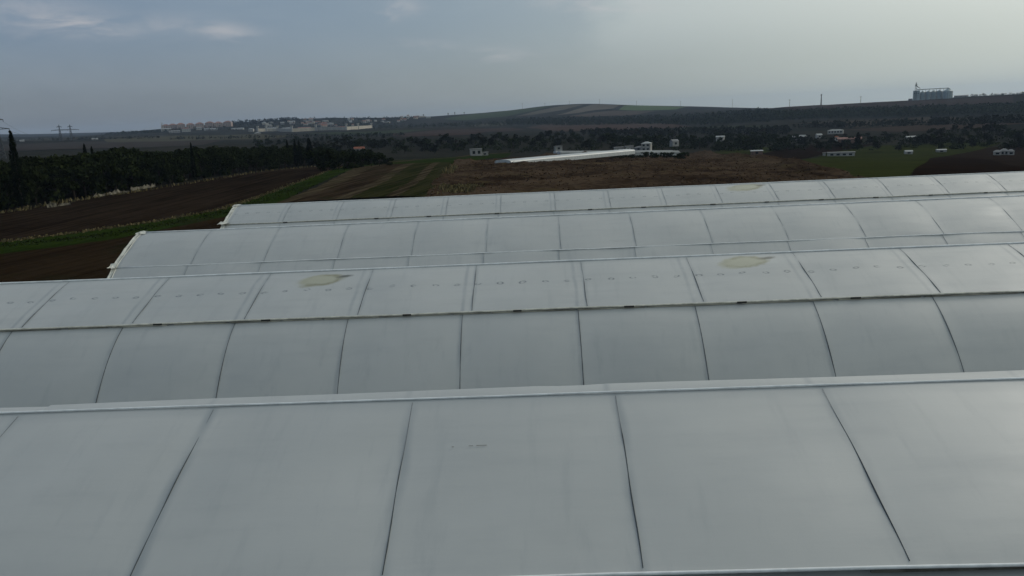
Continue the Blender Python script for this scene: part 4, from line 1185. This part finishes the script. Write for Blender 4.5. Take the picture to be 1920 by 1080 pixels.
def wood(name, px0, px1, ya, yb, n, hr, label, m=L_pine, seed=0, rmin=60):
    """a far-off wood: one mass of small crowns"""
    mb = MB()
    for _ in range(n):
        px = random.uniform(px0, px1); t = (px-px0)/(px1-px0); u = random.random()
        ylo = np.interp(t, np.linspace(0, 1, len(ya)), ya); yhi = np.interp(t, np.linspace(0, 1, len(yb)), yb)
        q = hit(px, ylo*(1-u)+yhi*u, rmin); z = tz(*q); h = random.uniform(*hr)
        for _ in range(14):
            v = rng.normal(size=3); v /= np.linalg.norm(v)
            c = np.array([q[0], q[1], z+h*.52])+v*np.array([h*.38, h*.38, h*.46])
            leaves(mb, [c], h*.42)
    return tag(mb.build(name, m), label, 'wood', kind='stuff')
for (poly, lb) in (([(950, 227), (1130, 222), (1300, 216), (1445, 208), (1445, 229), (1300, 234), (1130, 235), (950, 235)], 'dark floor of the wood across the hill slope'),
                   ([(1430, 213), (1600, 207), (1800, 202), (1935, 199), (1935, 214), (1750, 219), (1600, 222), (1430, 226)], 'dark floor of the wood below the silo ridge')):
    patch('wood_floor', poly, field_mat('wood_floor', (.030, .035, .026), (.048, .055, .040), patch=.01, fine=.1), lb)  # dark ground under the woods, fills the gaps between crowns
wood('far_wood', 950, 1440, [226, 224, 222, 218, 208], [234, 236, 233, 235, 229], 1500, (5, 8), 'dark wood band across the hill slope')
wood('far_wood', 1430, 1930, [213, 208, 203, 200], [226, 221, 217, 213], 1300, (4.5, 7.5), 'dark wood band below the silo ridge')
wood('far_wood', 700, 960, [237, 232], [242, 236], 200, (4, 7), 'dark hedgerow band right of the compound wall')
wood('far_wood', 640, 760, [232, 226], [238, 232], 60, (4, 7), 'scattered trees between town and hill')
wood('far_wood', 190, 320, [252.5, 247], [254, 248], 110, (4.5, 7.5), 'tree line climbing to the hilltop row')
wood('far_wood', 436, 560, [231, 224], [236, 228], 160, (6, 10), 'hilltop wood right of the apartment row', L_mid)
wood('far_wood', 0, 300, [264, 259], [266, 260], 120, (3, 5), 'hedges on the far left plain', L_mid)
wood('far_wood', 320, 760, [261, 254], [263, 255], 130, (3, 5), 'hedge line on the plain below the town', L_mid)
wood('far_wood', 1500, 1930, [238, 228], [242, 232], 260, (4, 7), 'scattered trees low on the right slope', L_mid)
wood('far_wood', 1820, 1930, [180.5, 176], [182, 178], 60, (2.2, 4.2), 'tree line on the skyline at the far right')
wood('far_wood', 1100, 1480, [250, 245], [256, 252], 260, (4, 7), 'scattered trees above the centre valley', L_mid)
wood('far_wood', 480, 780, [225, 222], [228, 224], 110, (5, 8), 'tree clumps on the skyline above the town')
wood('town_trees', 320, 480, [242, 234], [247, 243], 90, (4, 6.5), 'garden trees among the hilltop blocks')
wood('town_trees', 480, 700, [230, 227], [243, 238], 170, (4, 6.5), 'garden trees among the scattered town')
def thicket(px0, px1, r0, r1, n, hr, label, m=L_pine):
    mb = MB()
    for _ in range(n):
        x, y, z = at(random.uniform(px0, px1), random.uniform(r0, r1)); h = random.uniform(*hr)
        for _ in range(34):
            v = rng.normal(size=3); v /= np.linalg.norm(v); v[2] = abs(v[2])
            leaves(mb, [np.array([x, y, z])+v*np.array([h*.8, h*.8, h*.9])*rng.uniform(.5, 1)], h*.34)
    tag(mb.build('thicket', m), label, 'thicket', kind='stuff')
thicket(735, 1130, 430, 620, 150, (1.8, 3.4), 'undergrowth between the trees around the white cube house')
thicket(1100, 1480, 450, 640, 190, (2.0, 4.0), 'undergrowth in the dark grove right of centre')
thicket(1480, 1935, 440, 640, 170, (1.5, 3.2), 'undergrowth among the sheds and trees on the right')
thicket(470, 800, 520, 820, 90, (1.5, 3.0), 'undergrowth on the valley floor below the town', L_mid)

# ------------------------------------------------------------------ haze
hz = bpy.data.materials.new('haze'); hz.use_nodes = True
N = NT(hz.node_tree); N.n.clear()
pv = N.node('ShaderNodeVolumePrincipled')
pv.inputs['Color'].default_value = (.58, .74, 1.0, 1)
pv.inputs['Density'].default_value = .000080
pv.inputs['Anisotropy'].default_value = .2
N.l.new(pv.outputs[0], N.node('ShaderNodeOutputMaterial').inputs['Volume'])
zlo = float(Z.min())-1.5; zhi = float(Z.max())+45
tag(MB().box((0, 0, (zlo+zhi)/2), (19400, 19400, zhi-zlo)).build('haze', hz), 'thin bluish haze in the air over the fields', 'haze', kind='stuff')
